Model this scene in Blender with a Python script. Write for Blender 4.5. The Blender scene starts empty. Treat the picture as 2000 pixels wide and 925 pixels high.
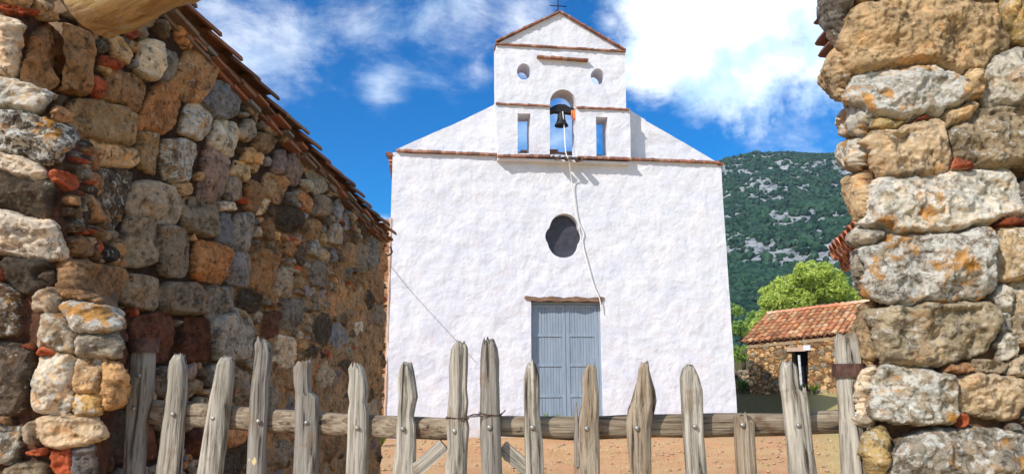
import bpy, bmesh, math, random
import numpy as np
from mathutils import Vector, Matrix
R = math.radians
C = bpy.context.scene.collection
S = bpy.context.scene
random.seed(7)

# ------------------------------------------------------------------ camera
FPX, PITCH, ROLL, EYE = 1369.9, 0.190413, -0.003682, 1.45
cp_, sp_ = math.cos(PITCH), math.sin(PITCH)
_rt = Vector((1, 0, 0)); _up = Vector((0, -sp_, cp_)); FW = Vector((0, cp_, sp_))
RT = _rt*math.cos(ROLL) + _up*math.sin(ROLL); UP = -_rt*math.sin(ROLL) + _up*math.cos(ROLL)
CAM = Vector((0, 0, EYE))
cam = bpy.data.cameras.new('camera'); co = bpy.data.objects.new('camera', cam); C.objects.link(co)
cam.sensor_width = 36; cam.lens = FPX*36/2000; cam.clip_start = 0.05; cam.clip_end = 6000
M3 = Matrix((RT, UP, -FW)).transposed()
co.matrix_world = Matrix.Translation(CAM) @ M3.to_4x4()
S.camera = co
nRT, nUP, nFW, nC = map(np.array, (RT, UP, FW, CAM))

def ray(px, py):
    return RT*((px-1000)/FPX) + UP*((462.5-py)/FPX) + FW
def atY(px, py, Y):
    d = ray(px, py); return CAM + d*(Y/d.y)
def onpl(px, py, p0, n):
    d = ray(px, py); return CAM + d*((p0-CAM).dot(n)/d.dot(n))
def proj(P):
    d = P - nC; z = d @ nFW
    z = np.where(z < .05, .05, z)
    return 1000+FPX*(d @ nRT)/z, 462.5-FPX*(d @ nUP)/z, z

# ------------------------------------------------------------------ world, sun, exposure
SAZ, SEL = 42.4, 37.45            # light travels towards azimuth SAZ (right of +Y), down SEL
w = bpy.data.worlds.new('World'); S.world = w; w.use_nodes = True
nt = w.node_tree; nt.nodes.clear()
def nn(nt, t, **k):
    n = nt.nodes.new(t)
    for a, v in k.items(): setattr(n, a, v)
    return n
def lk(nt, a, b): nt.links.new(a, b)
def math_(nt, op, a, b=None, c=None, clamp=False):
    n = nn(nt, 'ShaderNodeMath', operation=op); n.use_clamp = clamp
    for i, v in enumerate((a, b, c)):
        if v is None: continue
        if isinstance(v, (int, float)): n.inputs[i].default_value = v
        else: lk(nt, v, n.inputs[i])
    return n.outputs[0]
def mix_(nt, f, a, b, mode='MIX'):
    n = nn(nt, 'ShaderNodeMix', data_type='RGBA', blend_type=mode)
    for s, v in ((n.inputs[0], f), (n.inputs[6], a), (n.inputs[7], b)):
        if isinstance(v, (int, float)): s.default_value = v
        elif isinstance(v, tuple): s.default_value = (*v[:3], 1)
        else: lk(nt, v, s)
    return n.outputs[2]
def ss_(nt, v, a, b):   # smoothstep
    n = nn(nt, 'ShaderNodeMapRange', interpolation_type='SMOOTHSTEP')
    lk(nt, v, n.inputs[0]); n.inputs[1].default_value = a; n.inputs[2].default_value = b
    return n.outputs[0]
def noise_(nt, vec, scale, detail=5, rough=.55, dist=0, out=0):
    n = nn(nt, 'ShaderNodeTexNoise'); n.inputs['Scale'].default_value = scale
    n.inputs['Detail'].default_value = detail; n.inputs['Roughness'].default_value = rough
    n.inputs['Distortion'].default_value = dist
    lk(nt, vec, n.inputs['Vector']); return n.outputs[out]
def scale_(t, v, s):
    m = nn(t, 'ShaderNodeMapping'); m.inputs['Scale'].default_value = s; lk(t, v, m.inputs['Vector']); return m.outputs[0]
sky = nn(nt, 'ShaderNodeTexSky', sky_type='NISHITA'); sky.sun_disc = False
sky.sun_elevation = R(SEL); sky.sun_rotation = R(180+SAZ); sky.altitude = 400
sky.air_density = 1.0; sky.dust_density = .3; sky.ozone_density = 2.5
hs = nn(nt, 'ShaderNodeHueSaturation'); hs.inputs['Saturation'].default_value = 1.95; hs.inputs['Value'].default_value = .68
hs.inputs['Hue'].default_value = .508
lk(nt, sky.outputs[0], hs.inputs['Color'])
tc = nn(nt, 'ShaderNodeTexCoord'); dirv = tc.outputs['Generated']
nz = noise_(nt, dirv, 5.5, 9, .62, .45)
nz2 = noise_(nt, scale_(nt, dirv, (1, 1, 2.0)), 8, 9, .68, .25)
def cloud_mask(blobs):
    acc = None
    for (px, py, r, s) in blobs:
        d = ray(px, py).normalized()
        v = nn(nt, 'ShaderNodeVectorMath', operation='DISTANCE'); lk(nt, dirv, v.inputs[0]); v.inputs[1].default_value = d
        m = math_(nt, 'MULTIPLY', math_(nt, 'SUBTRACT', 1.0, math_(nt, 'DIVIDE', v.outputs['Value'], r), clamp=True), s)
        acc = m if acc is None else math_(nt, 'MAXIMUM', acc, m)
    return acc
big = cloud_mask([(1370, -30, .20, 1.5), (1480, 20, .20, 1.6), (1420, 100, .14, 1.35), (1280, 110, .10, 1.2), (1620, 40, .2, 1.3), (1330, 60, .13, 1.4), (1700, -100, .3, 1.4),
                  (1540, 120, .11, .9)])
bigc = ss_(nt, math_(nt, 'ADD', big, math_(nt, 'MULTIPLY', math_(nt, 'SUBTRACT', math_(nt, 'MULTIPLY_ADD', nz2, .35, math_(nt, 'MULTIPLY', nz, .65)), .5), 2.9)), .30, .95)
wis = cloud_mask([(575, 95, .12, .85), (470, 100, .20, .80), (900, 30, .18, .66), (690, 40, .20, .58), (560, 190, .10, .55), (935, 138, .055, .82), (1195, 45, .04, .95), (745, 170, .07, .75), (1010, 40, .12, .7),
                  (420, 20, .16, .7), (742, 448, .03, 1.2), (1090, 275, .10, .8), (1025, 140, .03, 1.1), (1165, 155, .035, 1.1), (1560, 240, .14, .55), (700, 20, .12, .45), (1022, 260, .06, .9)])
wisc = ss_(nt, math_(nt, 'ADD', wis, math_(nt, 'MULTIPLY', math_(nt, 'SUBTRACT', math_(nt, 'MULTIPLY_ADD', nz2, .65, math_(nt, 'MULTIPLY', nz, .35)), .5), 2.2)), .25, 1.15)
# clouds out of view, added and thickened to lift fill on the left wall
fill_clouds = ss_(nt, noise_(nt, dirv, 2.3, 7, .6, .3), .44, .62)
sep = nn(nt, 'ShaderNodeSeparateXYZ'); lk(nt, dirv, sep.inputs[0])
fill_clouds = math_(nt, 'MULTIPLY', fill_clouds, ss_(nt, sep.outputs[1], .55, .1))
cl = math_(nt, 'MAXIMUM', math_(nt, 'MAXIMUM', bigc, math_(nt, 'MULTIPLY', wisc, .72)), math_(nt, 'MULTIPLY', fill_clouds, .9))
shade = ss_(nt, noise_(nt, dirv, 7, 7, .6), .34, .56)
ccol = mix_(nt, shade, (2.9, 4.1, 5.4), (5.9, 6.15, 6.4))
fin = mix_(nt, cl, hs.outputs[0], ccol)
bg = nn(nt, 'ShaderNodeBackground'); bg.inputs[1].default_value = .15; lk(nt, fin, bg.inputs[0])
wo = nn(nt, 'ShaderNodeOutputWorld'); lk(nt, bg.outputs[0], wo.inputs[0])

sl = bpy.data.lights.new('sun', 'SUN'); so = bpy.data.objects.new('sun', sl); C.objects.link(so)
sl.energy = 2.85; sl.angle = R(.53); sl.color = (1, .95, .87)
sd = Vector((math.sin(R(SAZ))*math.cos(R(SEL)), math.cos(R(SAZ))*math.cos(R(SEL)), -math.sin(R(SEL))))
so.rotation_euler = sd.to_track_quat('-Z', 'Y').to_euler()
so.location = (-20, -20, 30)
S.view_settings.view_transform = 'Standard'; S.view_settings.look = 'None'
S.view_settings.exposure = .72; S.view_settings.gamma = 1; S.view_settings.use_curve_mapping = False
S.cycles.max_bounces = 6; S.cycles.diffuse_bounces = 4

# ------------------------------------------------------------------ helpers
def tag(o, label=None, cat=None, group=None, kind=None):
    if label: o['label'] = label
    if cat: o['category'] = cat
    if group: o['group'] = group
    if kind: o['kind'] = kind
    return o
def thing(name, loc, label, cat, group=None):
    o = bpy.data.objects.new(name, None); C.objects.link(o); o.location = loc; o.empty_display_size = .2
    return tag(o, label, cat, group)
def wloc(p):
    l = Vector((0, 0, 0))
    while p is not None: l += p.location; p = p.parent
    return l
def link(name, me, m, parent=None, label=None, base=None):
    o = bpy.data.objects.new(name, me); C.objects.link(o)
    if m: me.materials.append(m)
    if parent is not None:
        o.parent = parent; me.transform(Matrix.Translation(-wloc(parent)))
    elif base is not None:
        me.transform(Matrix.Translation(-Vector(base))); o.location = base
    if label: o['label'] = label
    return o
def mesh_np(V, F, col=None, smooth=True):
    """V (n,3), F list/array of quads or tris (k,4)/(k,3), col (n,4) colour attribute"""
    me = bpy.data.meshes.new('m'); V = np.asarray(V, dtype=np.float32); F = np.asarray(F, dtype=np.int32)
    me.vertices.add(len(V)); me.vertices.foreach_set('co', V.ravel())
    k = F.shape[1]; me.loops.add(F.size); me.polygons.add(len(F))
    me.loops.foreach_set('vertex_index', F.ravel())
    me.polygons.foreach_set('loop_start', np.arange(0, F.size, k, dtype=np.int32))
    me.polygons.foreach_set('use_smooth', np.full(len(F), smooth))
    if col is not None:
        a = me.color_attributes.new('Col', 'FLOAT_COLOR', 'POINT'); a.data.foreach_set('color', np.asarray(col, dtype=np.float32).ravel())
    me.update(calc_edges=True); me.validate(); return me
class MB:
    """collects geometry (any polygons) with optional vertex colours"""
    def __init__(s): s.v = []; s.f = []; s.c = []
    def add(s, v, f, c=(1, 1, 1, 0)):
        b = len(s.v); s.v += [tuple(p) for p in v]; s.f += [tuple(i+b for i in q) for q in f]
        s.c += list(c) if isinstance(c, list) else [c]*len(v)
    def box(s, o, a, b, c_, c=(1, 1, 1, 0)):
        """corner o, edge vectors a, b, c_"""
        o, a, b, c_ = map(Vector, (o, a, b, c_))
        v = [o, o+a, o+a+b, o+b, o+c_, o+a+c_, o+a+b+c_, o+b+c_]
        f = [(3, 2, 1, 0), (4, 5, 6, 7), (0, 1, 5, 4), (1, 2, 6, 5), (2, 3, 7, 6), (3, 0, 4, 7)]
        if a.cross(b).dot(c_) < 0: f = [q[::-1] for q in f]
        s.add(v, f, c)
    def loft(s, rings, c=(1, 1, 1, 0), caps=True):
        n = len(rings[0]); v = [p for r in rings for p in r]; f = []
        for i in range(len(rings)-1):
            for j in range(n):
                k = (j+1) % n; f.append((i*n+j, i*n+k, (i+1)*n+k, (i+1)*n+j))
        if caps: f.append(tuple(range(n))[::-1]); f.append(tuple(range((len(rings)-1)*n, len(rings)*n)))
        s.add(v, f, c)
    def tube(s, pts, r, n=8, c=(1, 1, 1, 0)):
        pts = [Vector(p) for p in pts]; rings = []; ref = None
        for i, p in enumerate(pts):
            t = (pts[min(i+1, len(pts)-1)]-pts[max(i-1, 0)]).normalized()
            if ref is None: ref = Vector((0, 0, 1)) if abs(t.z) < .9 else Vector((1, 0, 0))
            a = t.cross(ref).normalized(); b = a.cross(t).normalized(); ref = b
            rr = r[i] if isinstance(r, (list, tuple)) else r
            rings.append([p + (a*math.cos(q)+b*math.sin(q))*rr for q in [2*math.pi*j/n for j in range(n)]])
        s.loft(rings, c)
    def mesh(s, smooth=False, fix=True):
        me = bpy.data.meshes.new('m'); me.from_pydata(s.v, [], s.f)
        a = me.color_attributes.new('Col', 'FLOAT_COLOR', 'POINT')
        a.data.foreach_set('color', np.array([(x if len(x) == 4 else (*x, 0)) for x in s.c], dtype=np.float32).ravel())
        if fix:
            bm = bmesh.new(); bm.from_mesh(me); bmesh.ops.recalc_face_normals(bm, faces=bm.faces); bm.to_mesh(me); bm.free()
        if smooth: me.polygons.foreach_set('use_smooth', [True]*len(me.polygons))
        me.update(); return me

# numpy noise
def _h(i, j, k, seed):
    x = (i*374761393 + j*668265263 + k*2147483647 + seed*1274126177) & 0xffffffff
    x = ((x ^ (x >> 13))*1274126177) & 0xffffffff
    x = ((x ^ (x >> 15))*2246822519) & 0xffffffff
    return ((x ^ (x >> 16)) & 0xffff)/32767.5 - 1
def vnoise(P, seed=0):
    P = np.asarray(P, dtype=np.float64); I = np.floor(P).astype(np.int64); f = P-I; f = f*f*(3-2*f)
    r = 0
    for a in (0, 1):
        for b in (0, 1):
            for c in (0, 1):
                wt = (f[..., 0] if a else 1-f[..., 0])*(f[..., 1] if b else 1-f[..., 1])*(f[..., 2] if c else 1-f[..., 2])
                r = r + wt*_h(I[..., 0]+a, I[..., 1]+b, I[..., 2]+c, seed)
    return r
def fbm(P, oct=4, seed=0, gain=.5):
    r = 0; a = 1; s = 0
    for o in range(oct):
        r = r+a*vnoise(P*2**o, seed+o*17); s += a; a *= gain
    return r/s

# ------------------------------------------------------------------ materials
def new_mat(name, rough=.9, spec=.2, metal=0):
    m = bpy.data.materials.new(name); m.use_nodes = True; t = m.node_tree
    b = t.nodes['Principled BSDF']; b.inputs['Roughness'].default_value = rough
    b.inputs['Specular IOR Level'].default_value = spec; b.inputs['Metallic'].default_value = metal
    c = nn(t, 'ShaderNodeTexCoord')
    return m, t, b, c.outputs['Object']
def bump(t, b, hs_, dist=.01, strength=1):
    n = nn(t, 'ShaderNodeBump'); n.inputs['Distance'].default_value = dist; n.inputs['Strength'].default_value = strength
    lk(t, hs_, n.inputs['Height']); lk(t, n.outputs[0], b.inputs['Normal'])

def stone_mat(name, sc=1.0, lich=1.0, orange=(.62, .27, .03), white=(.74, .71, .62), dark=1.0):
    m, t, b, v = new_mat(name, .92, .15)
    at = nn(t, 'ShaderNodeAttribute', attribute_name='Col'); col = at.outputs['Color']; al = at.outputs['Alpha']
    n1 = noise_(t, v, 9*sc, 7, .65, .3); n2 = noise_(t, v, 38*sc, 6, .7); n3 = noise_(t, v, 3.5*sc, 4, .5)
    f = math_(t, 'MULTIPLY', math_(t, 'MULTIPLY_ADD', n1, 1.5, .25), math_(t, 'MULTIPLY_ADD', n2, 1.3, .38))
    cc = nn(t, 'ShaderNodeVectorMath', operation='SCALE'); lk(t, col, cc.inputs[0]); lk(t, f, cc.inputs['Scale'])
    # warm rust stain
    st = math_(t, 'MULTIPLY', ss_(t, noise_(t, v, 6.5*sc, 6, .7, .5), .52, .68), .55)
    c1 = mix_(t, st, cc.outputs[0], mix_(t, 1.0, cc.outputs[0], (1.35, .86, .45), 'MULTIPLY'))
    # black crust
    bl = math_(t, 'MAXIMUM', math_(t, 'MULTIPLY', ss_(t, noise_(t, v, 24*sc, 8, .78, .3), .545, .64), .8*dark), math_(t, 'MULTIPLY', ss_(t, math_(t, 'MULTIPLY', noise_(t, v, 8*sc, 9, .8, .5), 1.0), .53, .62), .62*dark))
    c2 = mix_(t, bl, c1, (.035, .03, .025))
    # white lichen: alpha 0..1 amount
    thr = math_(t, 'MULTIPLY_ADD', al, -.26*lich, .72)
    wn = math_(t, 'SUBTRACT', noise_(t, v, 27*sc, 8, .74, .4), thr)
    c3 = mix_(t, math_(t, 'MULTIPLY', ss_(t, wn, -.02, .10), .8), c2, white)
    on = math_(t, 'SUBTRACT', noise_(t, v, 10*sc, 8, .72, .3), math_(t, 'MULTIPLY_ADD', al, -.20*lich, .76))
    c4 = mix_(t, math_(t, 'MULTIPLY', ss_(t, on, -.01, .08), .85), c3, orange)
    lk(t, c4, b.inputs['Base Color'])
    hh = math_(t, 'ADD', math_(t, 'MULTIPLY', noise_(t, v, 22*sc, 9, .7, .2), 1.0), math_(t, 'MULTIPLY', bl, -.25))
    bump(t, b, hh, .035/sc, .9)
    return m
M_stone = stone_mat('rubble_stone', 1.0, 1.05, dark=.85)
M_stone_dark = stone_mat('brown_rubble_stone', 1.0, .95)
M_hutstone = stone_mat('hut_stone', .55, .5)

def vcol_mat(name, rough=.85, n_sc=12, amp=.8, bumpd=.006, spec=.2, spots=None):
    m, t, b, v = new_mat(name, rough, spec)
    at = nn(t, 'ShaderNodeAttribute', attribute_name='Col')
    n1 = noise_(t, v, n_sc, 7, .65, .3); n2 = noise_(t, v, n_sc*5, 5, .65)
    f = math_(t, 'MULTIPLY', math_(t, 'MULTIPLY_ADD', n1, amp, 1-amp/2), math_(t, 'MULTIPLY_ADD', n2, amp, 1-amp/2))
    cc = nn(t, 'ShaderNodeVectorMath', operation='SCALE'); lk(t, at.outputs['Color'], cc.inputs[0]); lk(t, f, cc.inputs['Scale'])
    c = cc.outputs[0]
    if spots: c = mix_(t, math_(t, 'MULTIPLY', ss_(t, noise_(t, v, n_sc*.6, 7, .7, .5), .54, .66), .7), c, spots)
    lk(t, c, b.inputs['Base Color']); bump(t, b, math_(t, 'ADD', n1, math_(t, 'MULTIPLY', n2, .4)), bumpd, .8)
    return m
M_tile = vcol_mat('clay_roof_tile', .85, 9, .8, .006, .15, (.17, .12, .08))
M_tile2 = vcol_mat('pale_flecked_clay_tile', .85, 5, .7, .01, .15, (.55, .40, .27))  # clay with pale flecks over the vertex colour

def plaster_mat():
    m, t, b, v = new_mat('whitewashed_plaster', .88, .2)
    n1 = noise_(t, v, 2.2, 6, .6, .3); n2 = noise_(t, v, 9, 7, .62, .2)
    c = mix_(t, ss_(t, n1, .35, .7), (.72, .71, .735), (.62, .63, .69))
    # rain grime: streaks and worn patches with their own shape
    vs = scale_(t, v, (3.5, 3.5, .35))
    gr = math_(t, 'MULTIPLY', ss_(t, noise_(t, vs, 2.2, 8, .7, .2), .52, .74), .42)
    c = mix_(t, gr, c, (.56, .55, .60))
    pk = math_(t, 'MULTIPLY', ss_(t, noise_(t, v, 1.1, 6, .7, .6), .56, .72), .4)
    c = mix_(t, pk, c, (.74, .60, .58))
    sp = nn(t, 'ShaderNodeSeparateXYZ'); lk(t, v, sp.inputs[0])
    bs = ss_(t, math_(t, 'ADD', sp.outputs[2], math_(t, 'MULTIPLY', n2, 1.1)), 1.05, .45)
    c = mix_(t, math_(t, 'MULTIPLY', bs, .6), c, (.55, .40, .30))
    lk(t, c, b.inputs['Base Color'])
    hh = math_(t, 'ADD', math_(t, 'MULTIPLY', noise_(t, v, 3.4, 3, .45, .15), 1.0), math_(t, 'MULTIPLY', noise_(t, v, 10, 4, .6), .22))
    bump(t, b, hh, .07, .8)
    return m
M_plaster = plaster_mat()

def wood_mat(name, a, b_, dark=.55, sc=1.0, stain=(.20, .12, .05), st_amt=.5):
    m, t, b, v = new_mat(name, .82, .25)
    at = nn(t, 'ShaderNodeAttribute', attribute_name='grain')
    g = at.outputs['Vector']
    vs = scale_(t, g, (34*sc, 34*sc, 2.2*sc))
    n1 = noise_(t, vs, 1.0, 8, .65, .7); vs2 = scale_(t, g, (110*sc, 110*sc, 5*sc)); n2 = noise_(t, vs2, 1.0, 5, .6, .3)
    n3 = noise_(t, g, 9*sc, 5, .6, .4)
    c = mix_(t, ss_(t, n1, .3, .68), a, b_)
    c = mix_(t, math_(t, 'MULTIPLY', ss_(t, n3, .53, .70), st_amt), c, stain)
    cr = ss_(t, n1, .42, .36); cr2 = ss_(t, n2, .44, .36)
    c = mix_(t, math_(t, 'MULTIPLY', math_(t, 'MAXIMUM', cr, math_(t, 'MULTIPLY', cr2, .6)), dark), c, (.035, .028, .022))
    lk(t, c, b.inputs['Base Color'])
    bump(t, b, math_(t, 'ADD', n1, math_(t, 'MULTIPLY', n2, .5)), .012, 1.0)
    return m
M_wood = wood_mat('weathered_grey_wood', (.19, .165, .13), (.55, .50, .41), .95)
M_woodw = wood_mat('weathered_brown_wood', (.20, .14, .085), (.47, .39, .29), .95)
M_wood_dark = wood_mat('dark_split_wood', (.17, .145, .12), (.36, .33, .28), .85)
M_rail = wood_mat('rail_wood', (.17, .12, .075), (.38, .31, .22), .9, 1, (.15, .08, .04), .9)
def log_mat():
    m, t, b, v = new_mat('mossy_log', .9, .15)
    at = nn(t, 'ShaderNodeAttribute', attribute_name='grain'); g = at.outputs['Vector']
    n1 = noise_(t, scale_(t, g, (16, 16, 2)), 1, 8, .65, .7); n3 = noise_(t, g, 7, 7, .7, .5)
    c = mix_(t, ss_(t, n1, .3, .7), (.20, .11, .05), (.58, .42, .22))
    c = mix_(t, ss_(t, n3, .47, .60), c, (.36, .26, .07))
    c = mix_(t, math_(t, 'MULTIPLY', ss_(t, noise_(t, g, 11, 6, .7), .55, .66), .7), c, (.42, .40, .36))
    lk(t, c, b.inputs['Base Color']); bump(t, b, n1, .02, 1); return m
M_log = log_mat()

def simple_mat(name, c, rough=.7, spec=.3, metal=0, var=.3, sc=10, bd=.003):
    m, t, b, v = new_mat(name, rough, spec, metal)
    n = noise_(t, v, sc, 6, .65, .2)
    c2 = tuple(x*(1-var) for x in c); c3 = tuple(min(1, x*(1+var)) for x in c)
    lk(t, mix_(t, ss_(t, n, .3, .7), c2, c3), b.inputs['Base Color'])
    if bd: bump(t, b, n, bd, .8)
    return m
M_iron = simple_mat('rusty_iron', (.10, .05, .035), .7, .4, .3, .5, 30)
M_black = simple_mat('black_iron', (.02, .02, .022), .6, .4, .4, .3, 20)
M_bolt = simple_mat('dull_steel_bolt', (.36, .34, .30), .55, .5, .75, .3, 60, .0005)
M_rope = simple_mat('white_rope', (.78, .76, .70), .9, .1, 0, .12, 60, .002)
M_cloth = simple_mat('orange_cloth', (.75, .20, .06), .9, .1, 0, .25, 40)
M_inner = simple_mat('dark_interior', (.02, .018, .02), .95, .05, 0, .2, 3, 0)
M_window_dark = simple_mat('dark_window_shade', (.045, .043, .055), .5, .4, 0, .35, 5, .002)
M_lintel = wood_mat('dark_lintel_wood', (.16, .09, .06), (.30, .18, .12), .7)
M_mud = simple_mat('mud_core', (.20, .13, .08), .95, .1, 0, .4, 6, .01)
M_reveal = simple_mat('cream_plaster_reveal', (.62, .45, .30), .9, .1, 0, .12, 4, .01)
def door_mat():
    m, t, b, v = new_mat('blue_grey_painted_wood', .6, .3)
    n = noise_(t, scale_(t, v, (12, 12, 1.2)), 1.5, 7, .65, .3)
    c = mix_(t, ss_(t, n, .3, .7), (.215, .275, .34), (.30, .36, .43))
    c = mix_(t, math_(t, 'MULTIPLY', ss_(t, noise_(t, v, 5, 6, .7), .6, .7), .5), c, (.32, .33, .36))
    lk(t, c, b.inputs['Base Color']); bump(t, b, n, .004, .6); return m
M_door = door_mat()
def leaf_mat(name, c1, c2, sc=.8, tr=.3):
    m, t, b, v = new_mat(name, .6, .25)
    at = nn(t, 'ShaderNodeAttribute', attribute_name='Col')
    n = noise_(t, v, sc, 4, .6)
    c = mix_(t, ss_(t, math_(t, 'MULTIPLY_ADD', n, .5, math_(t, 'MULTIPLY', at.outputs['Fac'], .5)), .3, .7), c1, c2)
    lk(t, c, b.inputs['Base Color'])
    tl = nn(t, 'ShaderNodeBsdfTranslucent'); lk(t, c, tl.inputs[0])
    ms = nn(t, 'ShaderNodeMixShader'); ms.inputs[0].default_value = tr
    lk(t, b.outputs[0], ms.inputs[1]); lk(t, tl.outputs[0], ms.inputs[2])
    out = [n_ for n_ in t.nodes if n_.type == 'OUTPUT_MATERIAL'][0]; lk(t, ms.outputs[0], out.inputs[0])
    return m
M_leaf = leaf_mat('olive_leaf', (.29, .40, .045), (.64, .72, .17), 1.3, .5)
M_bush = leaf_mat('bush_leaf', (.12, .22, .03), (.26, .38, .06))
M_scrub = leaf_mat('hill_scrub', (.010, .036, .022), (.030, .080, .040), .05, .08)
M_bark = simple_mat('bark', (.13, .10, .07), .9, .1, 0, .4, 8, .02)
M_straw = simple_mat('straw', (.62, .50, .25), .8, .2, 0, .25, 40)

# ------------------------------------------------------------------ ground and hill
def gz(x, y):
    t = np.clip((y-18)/8, 0, 1); a = .61*t*t*(3-2*t)
    return a + np.clip((x-9)/3, 0, 1)*.25*np.clip((y-20)/4, 0, 1) + np.clip((y-27)/60, 0, 1)**1.5*4
def build_ground():
    ys = np.concatenate([np.linspace(-30, 8, 14), np.linspace(8.3, 34, 110), np.geomspace(35, 2600, 40)])
    xs = np.concatenate([-np.geomspace(2200, 9, 24), np.linspace(-8.5, 14, 100), np.geomspace(15, 2200, 24)])
    X, Y = np.meshgrid(xs, ys); Z = gz(X, Y)
    nrm = fbm(np.stack([X*.9, Y*.9, X*0], -1), 4, 3)
    Z = Z+nrm*.03*np.clip((Y-7)/3, 0, 1)
    n, m_ = X.shape; V = np.stack([X, Y, Z], -1).reshape(-1, 3)
    i = np.arange(n*m_).reshape(n, m_); F = np.stack([i[:-1, :-1], i[:-1, 1:], i[1:, 1:], i[1:, :-1]], -1).reshape(-1, 4)
    m, t, b, v = new_mat('dry_earth', .95, .1)
    n1 = noise_(t, v, .8, 6, .6, .3); n2 = noise_(t, v, 14, 7, .7); n3 = noise_(t, v, 45, 4, .7)
    c = mix_(t, ss_(t, n1, .35, .65), (.60, .29, .13), (.66, .38, .19))
    c = mix_(t, math_(t, 'MULTIPLY', ss_(t, n2, .45, .65), .55), c, (.66, .47, .30))
    c = mix_(t, math_(t, 'MULTIPLY', ss_(t, n3, .54, .66), .6), c, (.30, .20, .09))
    c = mix_(t, math_(t, 'MULTIPLY', ss_(t, noise_(t, v, 2.6, 8, .7, .5), .52, .64), .6), c, (.46, .38, .14))
    sp = nn(t, 'ShaderNodeSeparateXYZ'); lk(t, v, sp.inputs[0])
    far = ss_(t, math_(t, 'ADD', sp.outputs[1], math_(t, 'MULTIPLY', n1, 5)), 17, 24)
    gr = mix_(t, ss_(t, n2, .35, .65), (.075, .065, .025), (.15, .12, .05))  # far grass and soil, colour also darkened to deepen the shade there
    c = mix_(t, far, c, gr)
    side = math_(t, 'MULTIPLY', ss_(t, math_(t, 'ADD', math_(t, 'SUBTRACT', sp.outputs[0], math_(t, 'MULTIPLY', sp.outputs[1], .40)), math_(t, 'MULTIPLY', n2, 1.2)), .3, 1.4), .75)
    c = mix_(t, side, c, (.52, .42, .17))
    lk(t, c, b.inputs['Base Color']); bump(t, b, math_(t, 'ADD', n2, math_(t, 'MULTIPLY', n3, .6)), .03, .9)
    o = link('ground', mesh_np(V, F), m); tag(o, kind='structure')
build_ground()

def hill_z(X, Y):
    # crest at distance ~380, foot at ~70
    d = np.sqrt(X*X+Y*Y); az = np.degrees(np.arctan2(X, Y))
    crest = np.interp(az, [-60, -20, -8, 2, 10, 16, 19, 22.3, 26, 32, 45, 60], [0, 0, 5, 40, 85, 107, 110, 111, 106, 102, 98, 80])
    t = np.clip((d-75)/(380-75), 0, 1.6)
    prof = np.where(t < 1, t**1.25, 1-(t-1)*.7)
    P = np.stack([X*.02, Y*.02, X*0], -1)
    return crest*prof + fbm(P, 5, 11, .55)*13*np.clip(t*2, 0, 1)*(crest > 3)*np.where(t > .93, .25, 1) - 1.5 + 4*np.clip(t*30, 0, 1)
def build_hill():
    az = np.radians(np.concatenate([np.linspace(-40, 14, 40), np.linspace(14.2, 30, 260), np.linspace(30.5, 62, 50)]))
    d = np.linspace(72, 560, 330); A, D = np.meshgrid(az, d); X = D*np.sin(A); Y = D*np.cos(A)
    Z = hill_z(X, Y)
    n, m_ = X.shape; V = np.stack([X, Y, Z], -1).reshape(-1, 3)
    i = np.arange(n*m_).reshape(n, m_); F = np.stack([i[:-1, :-1], i[:-1, 1:], i[1:, 1:], i[1:, :-1]], -1).reshape(-1, 4)
    m, t, b, v = new_mat('limestone_hillside', .95, .1)
    n1 = noise_(t, v, .20, 8, .72, .2); n2 = noise_(t, v, .5, 7, .7, .3)
    c = mix_(t, ss_(t, n2, .35, .65), (.22, .24, .26), (.48, .49, .50))
    c = mix_(t, ss_(t, n1, .53, .60), c, (.04, .075, .035))
    c = mix_(t, ss_(t, noise_(t, v, .22, 6, .7), .55, .6), c, (.025, .06, .03))
    lk(t, c, b.inputs['Base Color']); bump(t, b, n2, 1.8, 1)
    o = link('hill', mesh_np(V, F), m); tag(o, kind='structure')
    # scrub: clumps of jagged foliage scattered by a density noise
    rng = np.random.default_rng(5)
    N = 120000
    a = np.radians(rng.uniform(14.5, 29, N)); dd = rng.uniform(80, 400, N)**1.0
    x = dd*np.sin(a); y = dd*np.cos(a)
    den = fbm(np.stack([x*.13, y*.085, x*0], -1), 4, 21, .75)+.3*fbm(np.stack([x*.12, y*.12, x*0], -1), 2, 33)
    keep = (den > .05-.4*(dd < 150)) | (dd > 372) | (rng.uniform(0, 1, N) < .12); keep &= rng.uniform(0, 1, N) < np.where(dd < 160, .6, .45)*np.clip(dd/330, .35, 1.0)
    x, y, dd = x[keep], y[keep], dd[keep]; z = hill_z(x, y); r = rng.uniform(.45, 1.15, len(x))*np.where(dd < 140, .8, 1)
    bm = bmesh.new(); bmesh.ops.create_icosphere(bm, subdivisions=1, radius=1); tv = np.array([q.co[:] for q in bm.verts]); tf = np.array([[q.index for q in f.verts] for f in bm.faces]); bm.free()
    nv = len(tv); n = len(x)
    V = np.repeat(tv[None], n, 0)
    jit = 1+rng.uniform(-.38, .38, (n, nv, 1)); V = V*jit*r[:, None, None]*np.array([1.15, 1.15, .95])
    V += np.stack([x, y, z+r*.35], -1)[:, None]
    F = (tf[None]+(np.arange(n)*nv)[:, None, None]).reshape(-1, 3)
    colv = np.repeat(rng.uniform(0, 1, n), nv); colr = np.stack([colv, colv, colv, colv*0+1], -1)
    o = link('hillside_scrub', mesh_np(V.reshape(-1, 3), F, colr, False), M_scrub)
    tag(o, 'dark green scrub dotting the grey rocky hill behind the church', 'scrub', kind='stuff')
build_hill()

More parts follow.
